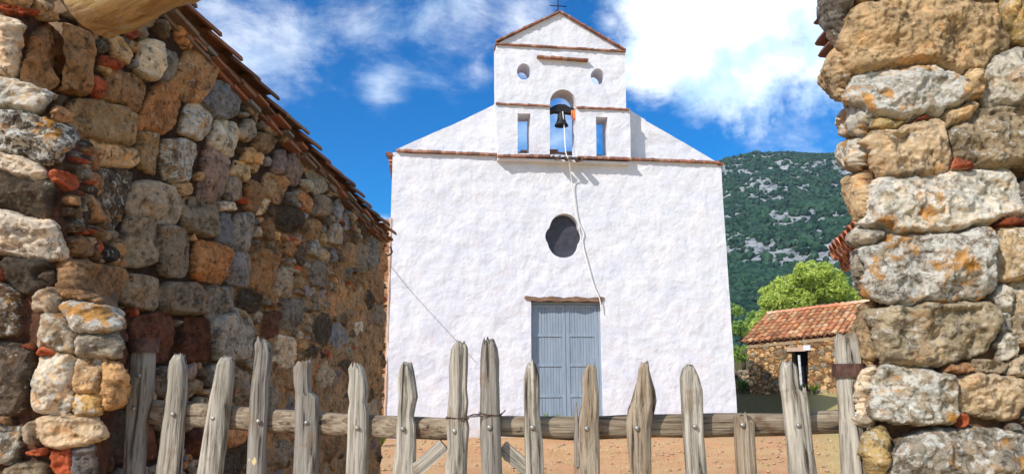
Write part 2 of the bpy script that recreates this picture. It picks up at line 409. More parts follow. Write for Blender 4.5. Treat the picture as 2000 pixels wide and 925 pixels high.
# ------------------------------------------------------------------ clay tile roofs (barrel tiles)
TCOL = [(.50, .17, .08), (.56, .22, .11), (.42, .14, .07), (.60, .30, .17), (.36, .15, .09)]
TBROWN = [(.20, .10, .06), (.26, .12, .07), (.15, .085, .055), (.32, .14, .08), (.22, .14, .09)]
def tiles(mb, o, eave, up, nrow, ncourse, pitch, expo, rng, cols=TCOL, rad=.085, thick=.014, jit=.012, seg=7, channel=True):
    o, e, u = Vector(o), Vector(eave).normalized(), Vector(up).normalized(); nrm = e.cross(u).normalized()
    if nrm.z < 0: nrm = -nrm
    L = expo*1.3
    for i in range(nrow):
        for j in range(ncourse):
            for kind in ((0, 1) if channel else (0,)):
                base = o + e*(i*pitch+(pitch*.5 if kind else 0)) + u*(j*expo) + e*rng.uniform(-jit, jit)+nrm*rng.uniform(-jit*.4, jit*.4)
                tilt = nrm*(.03)
                c = rng.choice(cols); k = rng.uniform(.75, 1.2); c = tuple(x*k for x in c)+(0,)
                r0, r1 = rad*rng.uniform(.95, 1.08), rad*.82
                sgn = -1 if kind else 1
                rings = []
                off = nrm*(.05 if not kind else .065)
                for (q, rr, h) in ((0, r0, tilt), (L, r1, Vector((0, 0, 0)))):
                    outer = []; inner = []
                    for s in range(seg+1):
                        a = math.pi*s/seg
                        outer.append(base+off+u*q+h+e*(math.cos(a)*rr)+nrm*(sgn*math.sin(a)*rr*.75))
                        inner.append(base+off+u*q+h+e*(math.cos(a)*(rr-thick))+nrm*(sgn*math.sin(a)*(rr-thick)*.75))
                    rings.append(outer+inner[::-1])
                mb.loft(rings, c)

# ------------------------------------------------------------------ masonry sheets
PAL = dict(tan=(.40, .28, .16), brown=(.25, .16, .09), grey=(.25, .235, .21), blue=(.21, .22, .25), dark=(.085, .07, .055), white=(.80, .77, .71),
           orange=(.37, .21, .11), redbrown=(.135, .062, .042), red=(.36, .10, .05), purple=(.25, .21, .215), beige=(.50, .41, .29), yellow=(.52, .38, .17),
           crust=(.30, .27, .22), sand=(.52, .40, .25), pale=(.60, .53, .42))
def masonry(P0, N, sarc, zarc, stones, filler, levels, H=.05, mortar=(.15, .09, .055), mortar_level=None, seed=1, edge=.045, warp=6, fill_ok=None,
            chips=.1, relief=.010, inflate=1.0, mortar_col2=None, gain=1.0):
    """P0,N (nz,ns,3) base surface and outward normal; sarc,zarc metric coords; stones: pixel boxes (x0,y0,x1,y1,colour,rot,H,lichen)"""
    rng = np.random.default_rng(seed); nz_, ns = P0.shape[:2]
    px, py, dep = proj(P0)
    W = np.stack([px*.02, py*.02, px*0], -1); W2 = np.stack([px*.07, py*.07, px*0+5], -1)
    W3 = np.stack([px*.22, py*.22, px*0+9], -1)
    wx = px+warp*.3*fbm(W3, 2, seed+11)+warp*fbm(W, 2, seed)+warp*.55*fbm(W2, 3, seed+3); wy = py+warp*.3*fbm(W3, 2, seed+12)+warp*fbm(W, 2, seed+7)+warp*.55*fbm(W2, 3, seed+9)
    Ssm = sarc+.03*fbm(P0*7, 3, seed+1)+.012*fbm(P0*28, 2, seed+3); Zsm = zarc+.03*fbm(P0*7, 3, seed+2)+.012*fbm(P0*28, 2, seed+4)
    B1 = np.full((nz_, ns), -9.); B2 = np.full((nz_, ns), -9.); ID = np.full((nz_, ns), -1)
    info = []
    CUT = np.zeros((nz_, ns))
    def poly(x, y, boxy):
        acc = 0; pw = rng.uniform(7, 12)
        if boxy: dirs = [(k*90+rng.normal(0, 6), rng.uniform(.93, 1.06)) for k in range(4)]+[(45+k*90+rng.normal(0, 12), rng.uniform(1.12, 1.42)) for k in range(4)]
        else:
            k0 = rng.integers(5, 8); o0 = rng.uniform(0, 360); dirs = [(o0+k*360/k0+rng.normal(0, 11), rng.uniform(.86, 1.12)) for k in range(k0)]
        for (an, of) in dirs: acc = acc+np.maximum(0, (x*math.cos(R(an))+y*math.sin(R(an)))/of)**pw
        q = acc**(1/pw); cut = 0
        for k in range(4):
            an = rng.uniform(0, 6.28); c0 = rng.uniform(-.1, .65); cut = cut+np.maximum(0, x*math.cos(an)+y*math.sin(an)-c0)*rng.uniform(.15, .5)
        return q, cut
    def put(sl, d, k, cut):
        CUT[sl] = np.where(d > B1[sl], cut, CUT[sl])
        b1 = B1[sl]; b2 = B2[sl]; idv = ID[sl]
        up = d > b1; b2n = np.where(up, b1, np.maximum(b2, d)); B2[sl] = b2n; B1[sl] = np.where(up, d, b1); ID[sl] = np.where(up, k, idv)
    mpp = float(np.median(dep))/FPX
    for st in stones:
        x0, y0, x1, y1, cn = st[:5]; rot = R(st[5]) if len(st) > 5 else 0; Hs = st[6] if len(st) > 6 else 1.; li = st[7] if len(st) > 7 else .3
        cx, cy, a, b_ = (x0+x1)/2, (y0+y1)/2, (x1-x0)/2*inflate, (y1-y0)/2*inflate
        m = max(a, b_)*1.6
        ok = (abs(px-cx) < m) & (abs(py-cy) < m)
        if not ok.any(): continue
        r_, c_ = np.where(ok); sl = (slice(r_.min(), r_.max()+1), slice(c_.min(), c_.max()+1))
        dx = wx[sl]-cx; dy = wy[sl]-cy; xr = dx*math.cos(rot)+dy*math.sin(rot); yr = -dx*math.sin(rot)+dy*math.cos(rot)
        q, cut = poly(xr/a, yr/b_, True)
        rm = min(a, b_)*dep[sl]/FPX
        put(sl, (1-q)*rm, len(info), cut*rm)
        info.append((PAL[cn], Hs, li, float(np.median(rm))))
    if filler:
        smin, smax, zmin, zmax = sarc.min(), sarc.max(), zarc.min(), zarc.max()
        s1 = sarc[nz_//2]; z1 = zarc[:, ns//2]
        for (rad, tries) in levels:
            for _ in range(tries):
                s = rng.uniform(smin, smax); z = rng.uniform(zmin, zmax)
                ci = min(np.searchsorted(s1, s), ns-1); zc_ = zarc[:, ci]
                if z < zc_[0] or z > zc_[-1]: continue
                ri = min(np.searchsorted(zc_, z), nz_-1)
                if B1[ri, ci] > -rad*.72: continue
                if fill_ok is not None and not fill_ok(px[ri, ci], py[ri, ci]): continue
                asp = rng.uniform(1.0, 1.75); a = rad*asp**.5*1.13; b_ = rad/asp**.5*1.13; rot = rng.normal(0, .25)
                e = rad*2.2
                c0, c1 = np.searchsorted(s1, s-e), np.searchsorted(s1, s+e); ca, cb = min(c0, ns-1), min(c1, ns-1); r0 = min(np.searchsorted(zarc[:, ca], z-e), np.searchsorted(zarc[:, cb], z-e)); r1 = max(np.searchsorted(zarc[:, ca], z+e), np.searchsorted(zarc[:, cb], z+e))
                sl = (slice(r0, r1+1), slice(c0, c1+1))
                dx = Ssm[sl]-s; dy = Zsm[sl]-z; xr = dx*math.cos(rot)+dy*math.sin(rot); yr = -dx*math.sin(rot)+dy*math.cos(rot)
                q, cut = poly(xr/a, yr/b_, False)
                put(sl, (1-q)*min(a, b_), len(info), cut*min(a, b_))
                cn = filler[rng.integers(len(filler))]
                if rad < .05 and rng.uniform() < chips: cn = 'red'
                info.append((PAL[cn], rng.uniform(.6, 1.05), rng.uniform(0, .7), min(a, b_)))
    n = len(info)
    colr = np.array([i[0] for i in info]+[mortar]); Hs = np.array([i[1] for i in info]+[0.]); li = np.array([i[2] for i in info]+[0.]); rr = np.array([i[3] for i in info]+[.1])
    vary = rng.uniform(.62, 1.22, n+1)[:, None]*(1+rng.uniform(-.10, .10, (n+1, 1))*np.array([[1, .1, -1]]))
    tx = rng.normal(0, .12, n+1); tz = rng.normal(0, .12, n+1)
    d = np.minimum(B1, (B1-B2)/2); I = ID
    eg = np.minimum(edge*.5, rr[I]*.5)
    t = np.clip(d/eg, 0, 1)
    prof = np.maximum(0, 1-(1-t)**2.4)**.6
    det = fbm(P0*9, 5, seed+40, .55)
    ridge = -np.abs(fbm(P0*5, 3, seed+60))
    tilt = np.sin(sarc*9+tx[I]*40)*tx[I]*.05+np.sin(zarc*8+tz[I]*40)*tz[I]*.05
    h = H*Hs[I]*prof - np.minimum(CUT, H*.8)*prof + t*(det*relief*2.3+ridge*relief*2.6-relief*1.2*np.abs(fbm(P0*22, 3, seed+90))+tilt)
    ml = (mortar_level(px, py) if mortar_level else np.zeros_like(px)) + .010*fbm(P0*14, 4, seed+80)
    hm = ml
    isst = (h > hm) & (d > 0)
    hh = np.where(isst, h, hm)
    colv = colr[I]*vary[I]*gain; colv = colv*(.82/np.maximum(colv.max(-1, keepdims=True), .82))
    mc = np.array(mortar)[None, None]*np.ones_like(P0)
    if mortar_col2 is not None:
        f = mortar_col2[1](px, py)[..., None]; mc = mc*(1-f)+np.array(mortar_col2[0])*f
    mixf = np.clip((h-hm)/.006, 0, 1)[..., None]*(d > 0)[..., None]
    c = colv*mixf+mc*(1-mixf)
    A = (li[I]*mixf[..., 0])[..., None]
    V = P0+N*hh[..., None]
    return V, np.concatenate([c, A], -1)
def grid_faces(nz_, ns, mask=None):
    i = np.arange(nz_*ns).reshape(nz_, ns)
    F = np.stack([i[:-1, :-1], i[:-1, 1:], i[1:, 1:], i[1:, :-1]], -1)
    if mask is not None: F = F[mask]
    return F.reshape(-1, 4)

# ---- left building: side wall running away, sloping verge
WX0, WK = -2.4, .1406
def wall_pt(Y): return WX0+WK*Y
wdir = np.array([WK, 1, 0])/math.hypot(WK, 1); wn = np.array([wdir[1], -wdir[0], 0])
p0 = Vector((WX0, 0, 0)); pn = Vector(wn)
PA = onpl(350, 62, p0, pn); PB = onpl(745, 470, p0, pn)         # wall top line
YF = PB.y
def wtop(Y): return PA.z+(PB.z-PA.z)*(Y-PA.y)/(PB.y-PA.y)
def build_left():
    nA, nB = 640, 520
    # uniform in pixels: px = f(Y)
    pxs = np.linspace(40, 748, nB)
    Ys = np.array([onpl(p, 600, p0, pn).y for p in pxs])
    nB = len(Ys); tz = np.linspace(0, 1, nA)[:, None]
    top = wtop(Ys)[None]; lo = np.maximum(-.2, 1.45-Ys*.2)[None]*0-.1
    bot = 1.45-Ys*np.tan(.16)[None] if False else (1.45-Ys*.165)[None]
    bot = np.maximum(bot, -.1)
    Z = bot+(top-bot)*tz
    X = wall_pt(Ys)[None]+Z*0; Y = Ys[None]+Z*0
    P = np.stack([X, Y, Z], -1); N = np.broadcast_to(wn, P.shape)
    st = [(45, 45, 172, 180, 'brown', 20, 1.2, .1), (125, 198, 258, 278, 'tan', 14, 1.1, .1), (198, 138, 278, 218, 'brown', 20, 1, .5), (165, 275, 260, 325, 'beige', 5, 1.0, .1),
          (85, 218, 120, 255, 'tan', 0, .8), (280, 155, 346, 262, 'orange', 25, 1., .1), (262, 78, 314, 150, 'pale', 15, 1.1, .3), (312, 95, 340, 165, 'grey', 0, .9), (340, 95, 414, 200, 'brown', 25, 1., .6),
          (268, 248, 310, 333, 'tan', 5, .9, .5), (312, 268, 376, 358, 'crust', 8, 1., 1.0), (350, 203, 410, 272, 'crust', 12, 1., 1.1), (410, 235, 463, 302, 'pale', 12, 1., .7),
          (387, 292, 440, 388, 'purple', 5, 1.1, .1), (247, 355, 350, 435, 'grey', 12, 1., .4), (140, 330, 247, 445, 'dark', 8, 1.1, .8), (355, 383, 423, 462, 'grey', 5, 1.), (332, 355, 370, 385, 'tan', 0, .8),
          (400, 160, 462, 235, 'blue', 30, 1.1, .2), (418, 392, 454, 411, 'white', 5, 1.), (420, 412, 452, 490, 'blue', 2, .9, .1), (453, 415, 490, 495, 'grey', 5, .9), (235, 415, 305, 525, 'crust', 8, .9, .2), (305, 440, 370, 540, 'grey', 5, 1.),
          (375, 468, 445, 550, 'orange', 12, 1.1, .1), (440, 490, 480, 558, 'blue', 8, 1.), (495, 485, 535, 572, 'brown', 8, 1.), (110, 515, 228, 590, 'brown', 8, 1.1, .3), (228, 537, 310, 605, 'grey', 3, 1., .2),
          (310, 548, 400, 615, 'grey', 6, 1., .3), (397, 558, 455, 627, 'grey', 4, 1., .1), (255, 610, 327, 712, 'redbrown', 4, 1., .1), (347, 617, 408, 708, 'redbrown', 4, 1., .1), (410, 600, 490, 705, 'grey', 4, 1., .2),
          (462, 562, 508, 605, 'dark', 6, 1.), (508, 605, 543, 660, 'redbrown', 6, 1.), (545, 580, 592, 645, 'grey', 8, 1.), (531, 658, 573, 712, 'white', 8, 1.1, .1), (537, 520, 572, 580, 'grey', 8, .9),
          (552, 295, 590, 360, 'purple', 14, 1.), (530, 290, 554, 340, 'purple', 10, 1.), (475, 290, 515, 322, 'tan', 15, .9), (477, 355, 512, 418, 'brown', 10, 1., .4), (542, 405, 585, 450, 'dark', 10, 1., .3),
          (605, 380, 645, 425, 'grey', 14, 1.), (440, 345, 465, 392, 'grey', 4, .9), (510, 340, 557, 398, 'brown', 14, 1.), (464, 232, 492, 274, 'grey', 22, 1.), (492, 262, 530, 298, 'brown', 22, 1.),
          (492, 385, 520, 420, 'pale', 10, .8), (448, 315, 484, 352, 'tan', 20, .9, .2), (690, 625, 708, 662, 'white', 0, .7, .5), (642, 440, 668, 480, 'grey', 10, 1), (590, 430, 625, 470, 'brown', 5, 1), (600, 510, 640, 560, 'grey', 5, .9),
          (205, 690, 250, 760, 'brown', 5, 1.), (190, 800, 245, 905, 'dark', 4, 1.), (360, 830, 405, 890, 'redbrown', 0, 1.), (440, 838, 486, 880, 'orange', 0, 1.), (250, 830, 300, 900, 'redbrown', 0, .9), (300, 715, 345, 775, 'grey', 0, .9),
          (285, 455, 305, 470, 'tan'), (140, 240, 165, 260, 'red', 30, .9), (170, 150, 197, 195, 'red', -20, .9), (195, 112, 235, 140, 'red', 20, .8), (120, 250, 160, 275, 'orange', 10, .8), (105, 380, 140, 430, 'red', -50, .9)]
    ml = lambda x, y: -.012+(.034+.020*vnoise(np.stack([x*.02, y*.02, x*0], -1), 5))*np.clip((x-430)/200, 0, 1)*np.clip((y-(620-(x-430)*.55))/200, 0, 1)
    fc = lambda x, y: np.clip((x-380)/150, 0, 1)*np.clip((y-380)/150, 0, 1)
    sarc = Y*math.hypot(1, WK)
    V, col = masonry(P, N, sarc, Z, st, ['grey', 'grey', 'brown', 'blue', 'tan', 'dark', 'brown', 'dark', 'purple', 'crust', 'orange', 'grey'],
                     [(.15, 400), (.11, 1500), (.08, 3000), (.055, 5000), (.035, 9000), (.022, 9000)], .056, (.065, .036, .022), ml, 3, .04, 5, chips=.16,  # mortar colour painted near black to deepen the shadows between stones
                     mortar_col2=((.42, .25, .12), fc), relief=.013, inflate=1.03, gain=np.array([1.62, 1.36, 1.06]))
    me = mesh_np(V.reshape(-1, 3), grid_faces(nA, nB), col.reshape(-1, 4))
    root = thing('stone_house', (WX0+WK*5-.3, 5, 0), 'rubble stone house on the left with a sloping line of brown clay tiles', 'house')
    link('wall', me, M_stone_dark, root)
    # core and far return wall
    mb = MB()
    Y0, Y1 = 3.3, YF-.02
    def wp(Y, z, off): return Vector((wall_pt(Y)+off*wn[0], Y+off*wn[1], z))
    a = [wp(Y0, -.3, -.03), wp(Y1, -.3, -.03), wp(Y1, wtop(Y1)-.02, -.03), wp(Y0, wtop(Y0)-.02, -.03)]
    bb = [wp(Y0, -.3, -4), wp(Y1, -.3, -4), wp(Y1, wtop(Y1)-.02, -4), wp(Y0, wtop(Y0)-.02, -4)]
    mb.loft([a, bb]); link('wall_core', mb.mesh(), M_mud, root)
    # roof: rows run down the slope away from the camera
    mb = MB(); rng = random.Random(4)
    down = Vector((wdir[0], wdir[1], (wtop(6)-wtop(5))/math.hypot(1, WK))).normalized()
    low = wp(YF+.12, wtop(YF+.12)+.03, .03)
    n = int((YF-3.0)/.25)
    tiles(mb, low, -Vector(wn), -down, 9, n, .2, .255, rng, TBROWN, .088, .018, .02)
    o = link('roof', mb.mesh(False), M_tile, root)
    # bedding course of broken tiles and slates under the verge
    mb = MB()
    Y = 3.3
    while Y < YF:
        L = rng.uniform(.10, .26)
        for k in range(3):
            if rng.random() < .85:
                z = wtop(Y)-.035+k*.028+rng.uniform(-.006, .006); pr = rng.uniform(.03, .085)+k*.01
                a_ = Vector(wp(Y+rng.uniform(-.05, .05), z, -.1)); dv = down*L*rng.uniform(.7, 1.1)
                c = rng.choice(TBROWN+[(.34, .13, .07), (.22, .2, .17)])
                mb.box(a_, dv, Vector(wn)*(pr+.1)+Vector((0, 0, rng.uniform(-.006, .006))), Vector((0, 0, rng.uniform(.015, .026))), (*c, 0))
        Y += L*.9
    link('verge_course', mb.mesh(), M_tile, root)
build_left()

# ---- piers
def path_sheet(pts_fn, zs, npth):
    """pts_fn(z) -> list of (x,y) control points; sampled by arc length"""
    rows = []
    for z in zs:
        p = np.array(pts_fn(z)); d = np.r_[0, np.cumsum(np.hypot(*np.diff(p, axis=0).T))]
        s = np.linspace(0, d[-1], npth); rows.append(np.stack([np.interp(s, d, p[:, 0]), np.interp(s, d, p[:, 1]), s*0+z], -1))
    P = np.array(rows)
    T = np.gradient(P, axis=1); T[..., 2] = 0; T /= np.linalg.norm(T, axis=-1, keepdims=True)+1e-9
    # smooth tangent for a rounded corner
    k = 9; ker = np.ones(k)/k
    Ts = np.stack([np.apply_along_axis(lambda v: np.convolve(np.pad(v, k//2, mode='edge'), ker, 'valid'), 1, T[..., i]) for i in range(2)], -1)
    N = np.stack([Ts[..., 1], -Ts[..., 0], Ts[..., 0]*0], -1); N /= np.linalg.norm(N, axis=-1, keepdims=True)
    ds = np.linalg.norm(np.diff(P, axis=1), axis=-1); S_ = np.concatenate([np.zeros((len(zs), 1)), np.cumsum(ds, 1)], 1)
    return P, N, S_

YP = 2.6
def build_left_pier():
    # corner x as a function of height, traced as the pier's own ragged outline
    cz = [atY(46, 20, YP), atY(46, 90, YP), atY(62, 160, YP), atY(100, 210, YP), atY(112, 330, YP), atY(118, 440, YP), atY(110, 520, YP), atY(130, 565, YP), atY(190, 590, YP), atY(225, 640, YP), atY(238, 690, YP),
          atY(215, 760, YP), atY(195, 850, YP), atY(185, 925, YP)][::-1]
    zz = [p.z for p in cz]; xx = [p.x for p in cz]
    zs = np.linspace(.7, 2.98, 640)
    def fn(z):
        xe = float(np.interp(z, zz, xx)); f = max(0, min(1, (xe+1.72)/.35))
        return [(-2.6, YP), (xe-.05, YP), (xe-.012, YP+.012), (xe, YP+.05), (xe-.10, YP+.28), (min(xe-.25, wall_pt(3.45)), 3.45)]
    P, N, S_ = path_sheet(fn, zs, 470)
    st = [(-60, 30, 46, 150, 'white', 0, 1.2, .4), (47, 46, 172, 182, 'brown', 22, 1.2, .1), (-40, 152, 95, 222, 'pale', 8, 1.2, 1.1), (-40, 218, 130, 312, 'dark', 14, 1.2, .95), (-60, 300, 108, 350, 'white', 18, 1.3, .2), (-60, 340, 112, 422, 'dark', 8, 1.1, .4),  # corner block: its sunlit face is coloured white, its shaded side brown
          (-60, 415, 122, 503, 'white', 4, 1.35, .1), (5, 500, 104, 570, 'dark', 5, 1.1, .4), (-40, 545, 40, 658, 'dark', 5, 1.2, .8), (-50, 662, 75, 808, 'dark', 0, 1.1, .45), (105, 512, 228, 590, 'brown', 8, 1.2, .3),
          (70, 560, 128, 612, 'grey', 5, 1.), (128, 588, 234, 662, 'crust', 5, 1.1, 1.15), (78, 612, 160, 690, 'crust', 5, 1., .8), (150, 640, 240, 705, 'crust', 0, 1., .6), (70, 690, 150, 812, 'beige', 8, 1.05, 1.0), (140, 695, 208, 770, 'tan', -8, .95, .7), (145, 765, 205, 812, 'yellow', 5, .9, .8), (190, 700, 238, 800, 'tan', 0, .9, .3),
          (82, 802, 203, 875, 'pale', -8, 1.3, .1), (-30, 828, 44, 898, 'crust', 4, 1.2, .9), (15, 902, 100, 960, 'crust', 0, 1.1, .5), (145, 868, 192, 940, 'blue', 0, 1.), (103, 872, 150, 930, 'red', 10, .8), (20, 674, 70, 690, 'red', 4, 1.1),
          (82, 672, 120, 700, 'red', 25, 1.1), (0, 522, 28, 556, 'red', 30, 1.2), (58, 878, 100, 892, 'red', -5, 1.), (60, 520, 110, 560, 'dark', 0, .8), (105, 330, 130, 375, 'red', -60, 1.), (95, 640, 112, 662, 'white', 60, .7),
          (0, 14, 60, 30, 'red', 3, 1.1), (-20, -20, 60, 14, 'tan', 5, 1., .3), (60, 0, 140, 45, 'tan', 20, 1., .3), (0, 808, 28, 826, 'brown', 0, .9), (60, 820, 85, 870, 'grey', 0, 1.), (128, 455, 165, 500, 'brown'), (100, 205, 125, 250, 'orange', 0, .9)]
    V, col = masonry(P, N, S_, np.broadcast_to(zs[:, None], S_.shape), st, ['brown', 'dark', 'tan', 'crust', 'orange', 'grey'], [(.06, 600), (.04, 2500), (.025, 6000), (.015, 6000)],
                     .06, (.13, .06, .035), lambda x, y: x*0-.01, 9, .045, 7, chips=.25, relief=.018, gain=np.array([1.5, 1.3, 1.08]))
    me = mesh_np(V.reshape(-1, 3), grid_faces(*P.shape[:2]), col.reshape(-1, 4))
    root = thing('gate_pier', (-1.9, 2.9, .0), 'left rubble gate pier with white corner blocks and red tile chips under the log', 'gate pier')
    link('masonry', me, M_stone, root)
    mb = MB(); rings = []
    for z in (.0, .7, 1.3, 1.6, 2.0, 2.4, 2.8, 2.97):
        xe = float(np.interp(z, zz, xx)); rings.append([Vector((-2.6, YP+.03, z)), Vector((xe-.06, YP+.05, z)), Vector((xe-.15, YP+.3, z)), Vector((wall_pt(3.5)-.1, 3.5, z)), Vector((-2.6, 3.5, z))])
    mb.loft(rings); link('core', mb.mesh(), M_mud, root)
build_left_pier()

YR = 2.32
def build_right_pier():
    cz = [atY(1700, 925, YR), atY(1702, 800, YR), atY(1700, 710, YR), atY(1708, 600, YR), atY(1690, 520, YR), atY(1690, 450, YR), atY(1684, 400, YR), atY(1697, 330, YR), atY(1693, 250, YR), atY(1660, 180, YR), atY(1640, 100, YR), atY(1640, 0, YR), atY(1640, -100, YR)]
    zz = [p.z for p in cz]; xx = [p.x for p in cz]
    zs = np.linspace(.8, 2.95, 640)
    # back corner outline (px at YR+.3)
    YB = YR+.28
    bz = [atY(1690, 925, YB), atY(1688, 760, YB), atY(1672, 640, YB), atY(1674, 540, YB), atY(1668, 440, YB), atY(1652, 360, YB), atY(1648, 280, YB), atY(1634, 200, YB), atY(1624, 120, YB), atY(1622, 0, YB), atY(1622, -90, YB)]
    bzz = [p.z for p in bz]; bxx = [p.x for p in bz]
    def fn(z):
        xe = float(np.interp(z, zz, xx)); xb = float(np.interp(z, bzz, bxx))+.03
        xb = max(xb, xe-.02)
        return [(xb+.25, YB+.02), (xb+.02, YB), (xb-.005, YB-.03), (xe+.01, YR+.05), (xe+.015, YR+.012), (xe+.05, YR), (2.7, YR)]
    P, N, S_ = path_sheet(fn, zs, 560)
    st = [(1632, 4, 1968, 152, 'sand', -4, 1.3, .35), (1622, 85, 1664, 208, 'sand', 0, 1., .4), (1655, 122, 1884, 238, 'crust', -4, 1.35, 1.25), (1866, 93, 1932, 134, 'sand', 0, 1., .2), (1872, 134, 1921, 190, 'sand', 0, .9, .1),
          (1920, 97, 2060, 208, 'pale', 0, 1.3, .6), (1822, 204, 1908, 256, 'sand', -14, 1., .4), (1766, 221, 1814, 241, 'red', -4, 1.1, .1), (1690, 232, 1768, 262, 'yellow', 0, .9, .6), (1695, 242, 1854, 352, 'beige', -6, 1.3, .55),
          (1850, 210, 2060, 334, 'sand', -8, 1.3, .6), (1834, 318, 1892, 338, 'red', 0, 1.1), (1682, 336, 1992, 457, 'pale', -5, 1.4, .95), (1924, 422, 1995, 449, 'red', -8, 1.2), (1636, 205, 1694, 272, 'yellow', 0, 1., 1.2), (1650, 270, 1696, 340, 'yellow', 0, 1., 1.1),
          (1652, 336, 1698, 432, 'sand', 0, 1., .5), (1685, 450, 1944, 598, 'grey', 0, 1.45, 1.05), (1700, 592, 1940, 708, 'sand', -2, 1.4, .6), (1698, 710, 1865, 830, 'beige', 3, 1.35, .95), (1853, 731, 1996, 817, 'beige', 3, 1.2, .4),
          (1926, 555, 1969, 609, 'pale', 20, 1., .8), (1944, 608, 1969, 653, 'pale', 0, .9, .8), (1942, 652, 1982, 703, 'pale', 0, 1., .3), (1964, 545, 2050, 675, 'sand', -5, 1.2, .7), (1897, 704, 1956, 732, 'beige', 0, 1., .2), (1954, 694, 2050, 735, 'pale', 0, 1., .3),
          (1736, 836, 2060, 960, 'crust', 2, 1.4, .85), (1925, 446, 2060, 548, 'sand', 0, 1.3, .7), (1836, 710, 1892, 732, 'orange', 0, .9), (1616, -40, 1664, 88, 'grey', 0, 1., .5), (1950, -40, 2060, 84, 'yellow', 10, 1.2, .6), (1780, -20, 1940, 10, 'orange', 0, 1.),
          (1668, 440, 1737, 488, 'pale', 8, 1., .5), (1672, 488, 1700, 585, 'beige', 0, .9, .3), (1676, 592, 1712, 700, 'sand', 0, .9, .3), (1690, 712, 1712, 830, 'pale', 0, .9, .6), (1690, 832, 1738, 930, 'yellow', 0, .8, .7), (1987, 340, 2050, 425, 'blue', 0, 1.2, .5),
          (1600, -100, 1900, -40, 'sand', 0, 1.2), (1995, 738, 2050, 830, 'grey', 0, 1.)]
    V, col = masonry(P, N, S_, np.broadcast_to(zs[:, None], S_.shape), st, ['tan', 'sand', 'orange', 'beige', 'brown', 'grey'], [(.05, 600), (.035, 2500), (.02, 6000), (.013, 6000)],
                     .062, (.16, .085, .045), lambda x, y: x*0-.02+.02*(x < 1690), 21, .05, 7, chips=.25, relief=.02, inflate=1.03, gain=np.array([1.04, .98, .90]))
    me = mesh_np(V.reshape(-1, 3), grid_faces(*P.shape[:2]), col.reshape(-1, 4))
    root = thing('gate_pier', (1.9, 2.6, 0), 'right gate pier of big sunlit sandy blocks with orange and white lichen', 'gate pier')
    link('masonry', me, M_stone, root)
    mb = MB(); rings = []
    for z in (0, .8, 1.2, 1.5, 1.7, 2.0, 2.3, 2.6, 2.94):
        xe = float(np.interp(z, zz, xx)); xb = max(float(np.interp(z, bzz, bxx))+.03, xe-.02)
        rings.append([Vector((xe+.06, YR+.05, z)), Vector((2.7, YR+.05, z)), Vector((2.7, YB+.0, z)), Vector((xb+.05, YB-.03, z))])
    mb.loft(rings); link('core', mb.mesh(), M_mud, root)
    # clay tile shards sticking out near the top
    for (px, py, wpx, hpx) in ((1616, 20, 22, 15), (1618, 60, 20, 22), (1624, 84, 18, 20)):
        mb = MB(); p = atY(px, py, YB+.03); s = YB/FPX
        ring = lambda dy, k: [p+Vector((-wpx*.5*s*k, dy, -hpx*.2*s)), p+Vector((-wpx*.2*s, dy, -hpx*.5*s*k)), p+Vector((wpx*.9*s, dy, -hpx*.5*s)), p+Vector((wpx*.9*s, dy, hpx*.2*s)), p+Vector((0, dy, hpx*.5*s*k))]
        mb.loft([ring(-.05, .7), ring(0, 1), ring(.10, .8)], (.20, .10, .07, 0)); link('tile_shard', mb.mesh(), M_tile, root)
build_right_pier()

# ---- outbuilding behind the right pier with a tiled eave
def build_outbuilding():
    A = atY(1688, 470, 3.5); B = atY(1634, 512, 4.6)
    root = thing('outbuilding', (2.4, 4, 0), 'stone outbuilding behind the right pier showing only its scalloped clay eave', 'outbuilding')
    mb = MB(); rng = random.Random(9); ev = (B-A).normalized()
    perp = Vector((ev.y, -ev.x, 0)).normalized(); up = (perp*.9+Vector((0, 0, .38))).normalized()
    n = int((B-A).length/.17)+1
    tiles(mb, A-Vector((0, 0, .03)), ev, up, n, 4, .17, .26, rng, TCOL, .085, .016, .012)
    tiles(mb, A-Vector((0, 0, .10))+perp*.05, ev, up, n, 2, .17, .26, rng, TCOL, .085, .016, .012)
    link('roof', mb.mesh(), M_tile, root)
    mb = MB(); q0 = A+perp*.17; q1 = B+perp*.17
    q0.z = q1.z = 0
    zt = min(A.z, B.z)-.08
    mb.box(q0-ev*.5*Vector((1, 1, 0)).length*0, Vector((q1.x-q0.x, q1.y-q0.y, 0))*.97, perp*1.0, Vector((0, 0, zt)))
    link('wall', mb.mesh(), simple_mat('pale_rubble', (.50, .37, .25), .95, .1, 0, .45, 7, .04), root)
build_outbuilding()

# ---- grain attribute for wood (point coordinates in the piece's own frame)
def add_grain(me, axis, org):
    ax = Vector(axis).normalized(); a = ax.orthogonal().normalized(); b_ = ax.cross(a)
    n = len(me.vertices); co_ = np.empty(n*3, np.float32); me.vertices.foreach_get('co', co_); co_ = co_.reshape(-1, 3)-np.array(org)
    g = np.stack([co_ @ np.array(a), co_ @ np.array(b_), co_ @ np.array(ax)], -1)+np.array(org)*3.7
    at = me.attributes.new('grain', 'FLOAT_VECTOR', 'POINT'); at.data.foreach_set('vector', g.astype(np.float32).ravel())

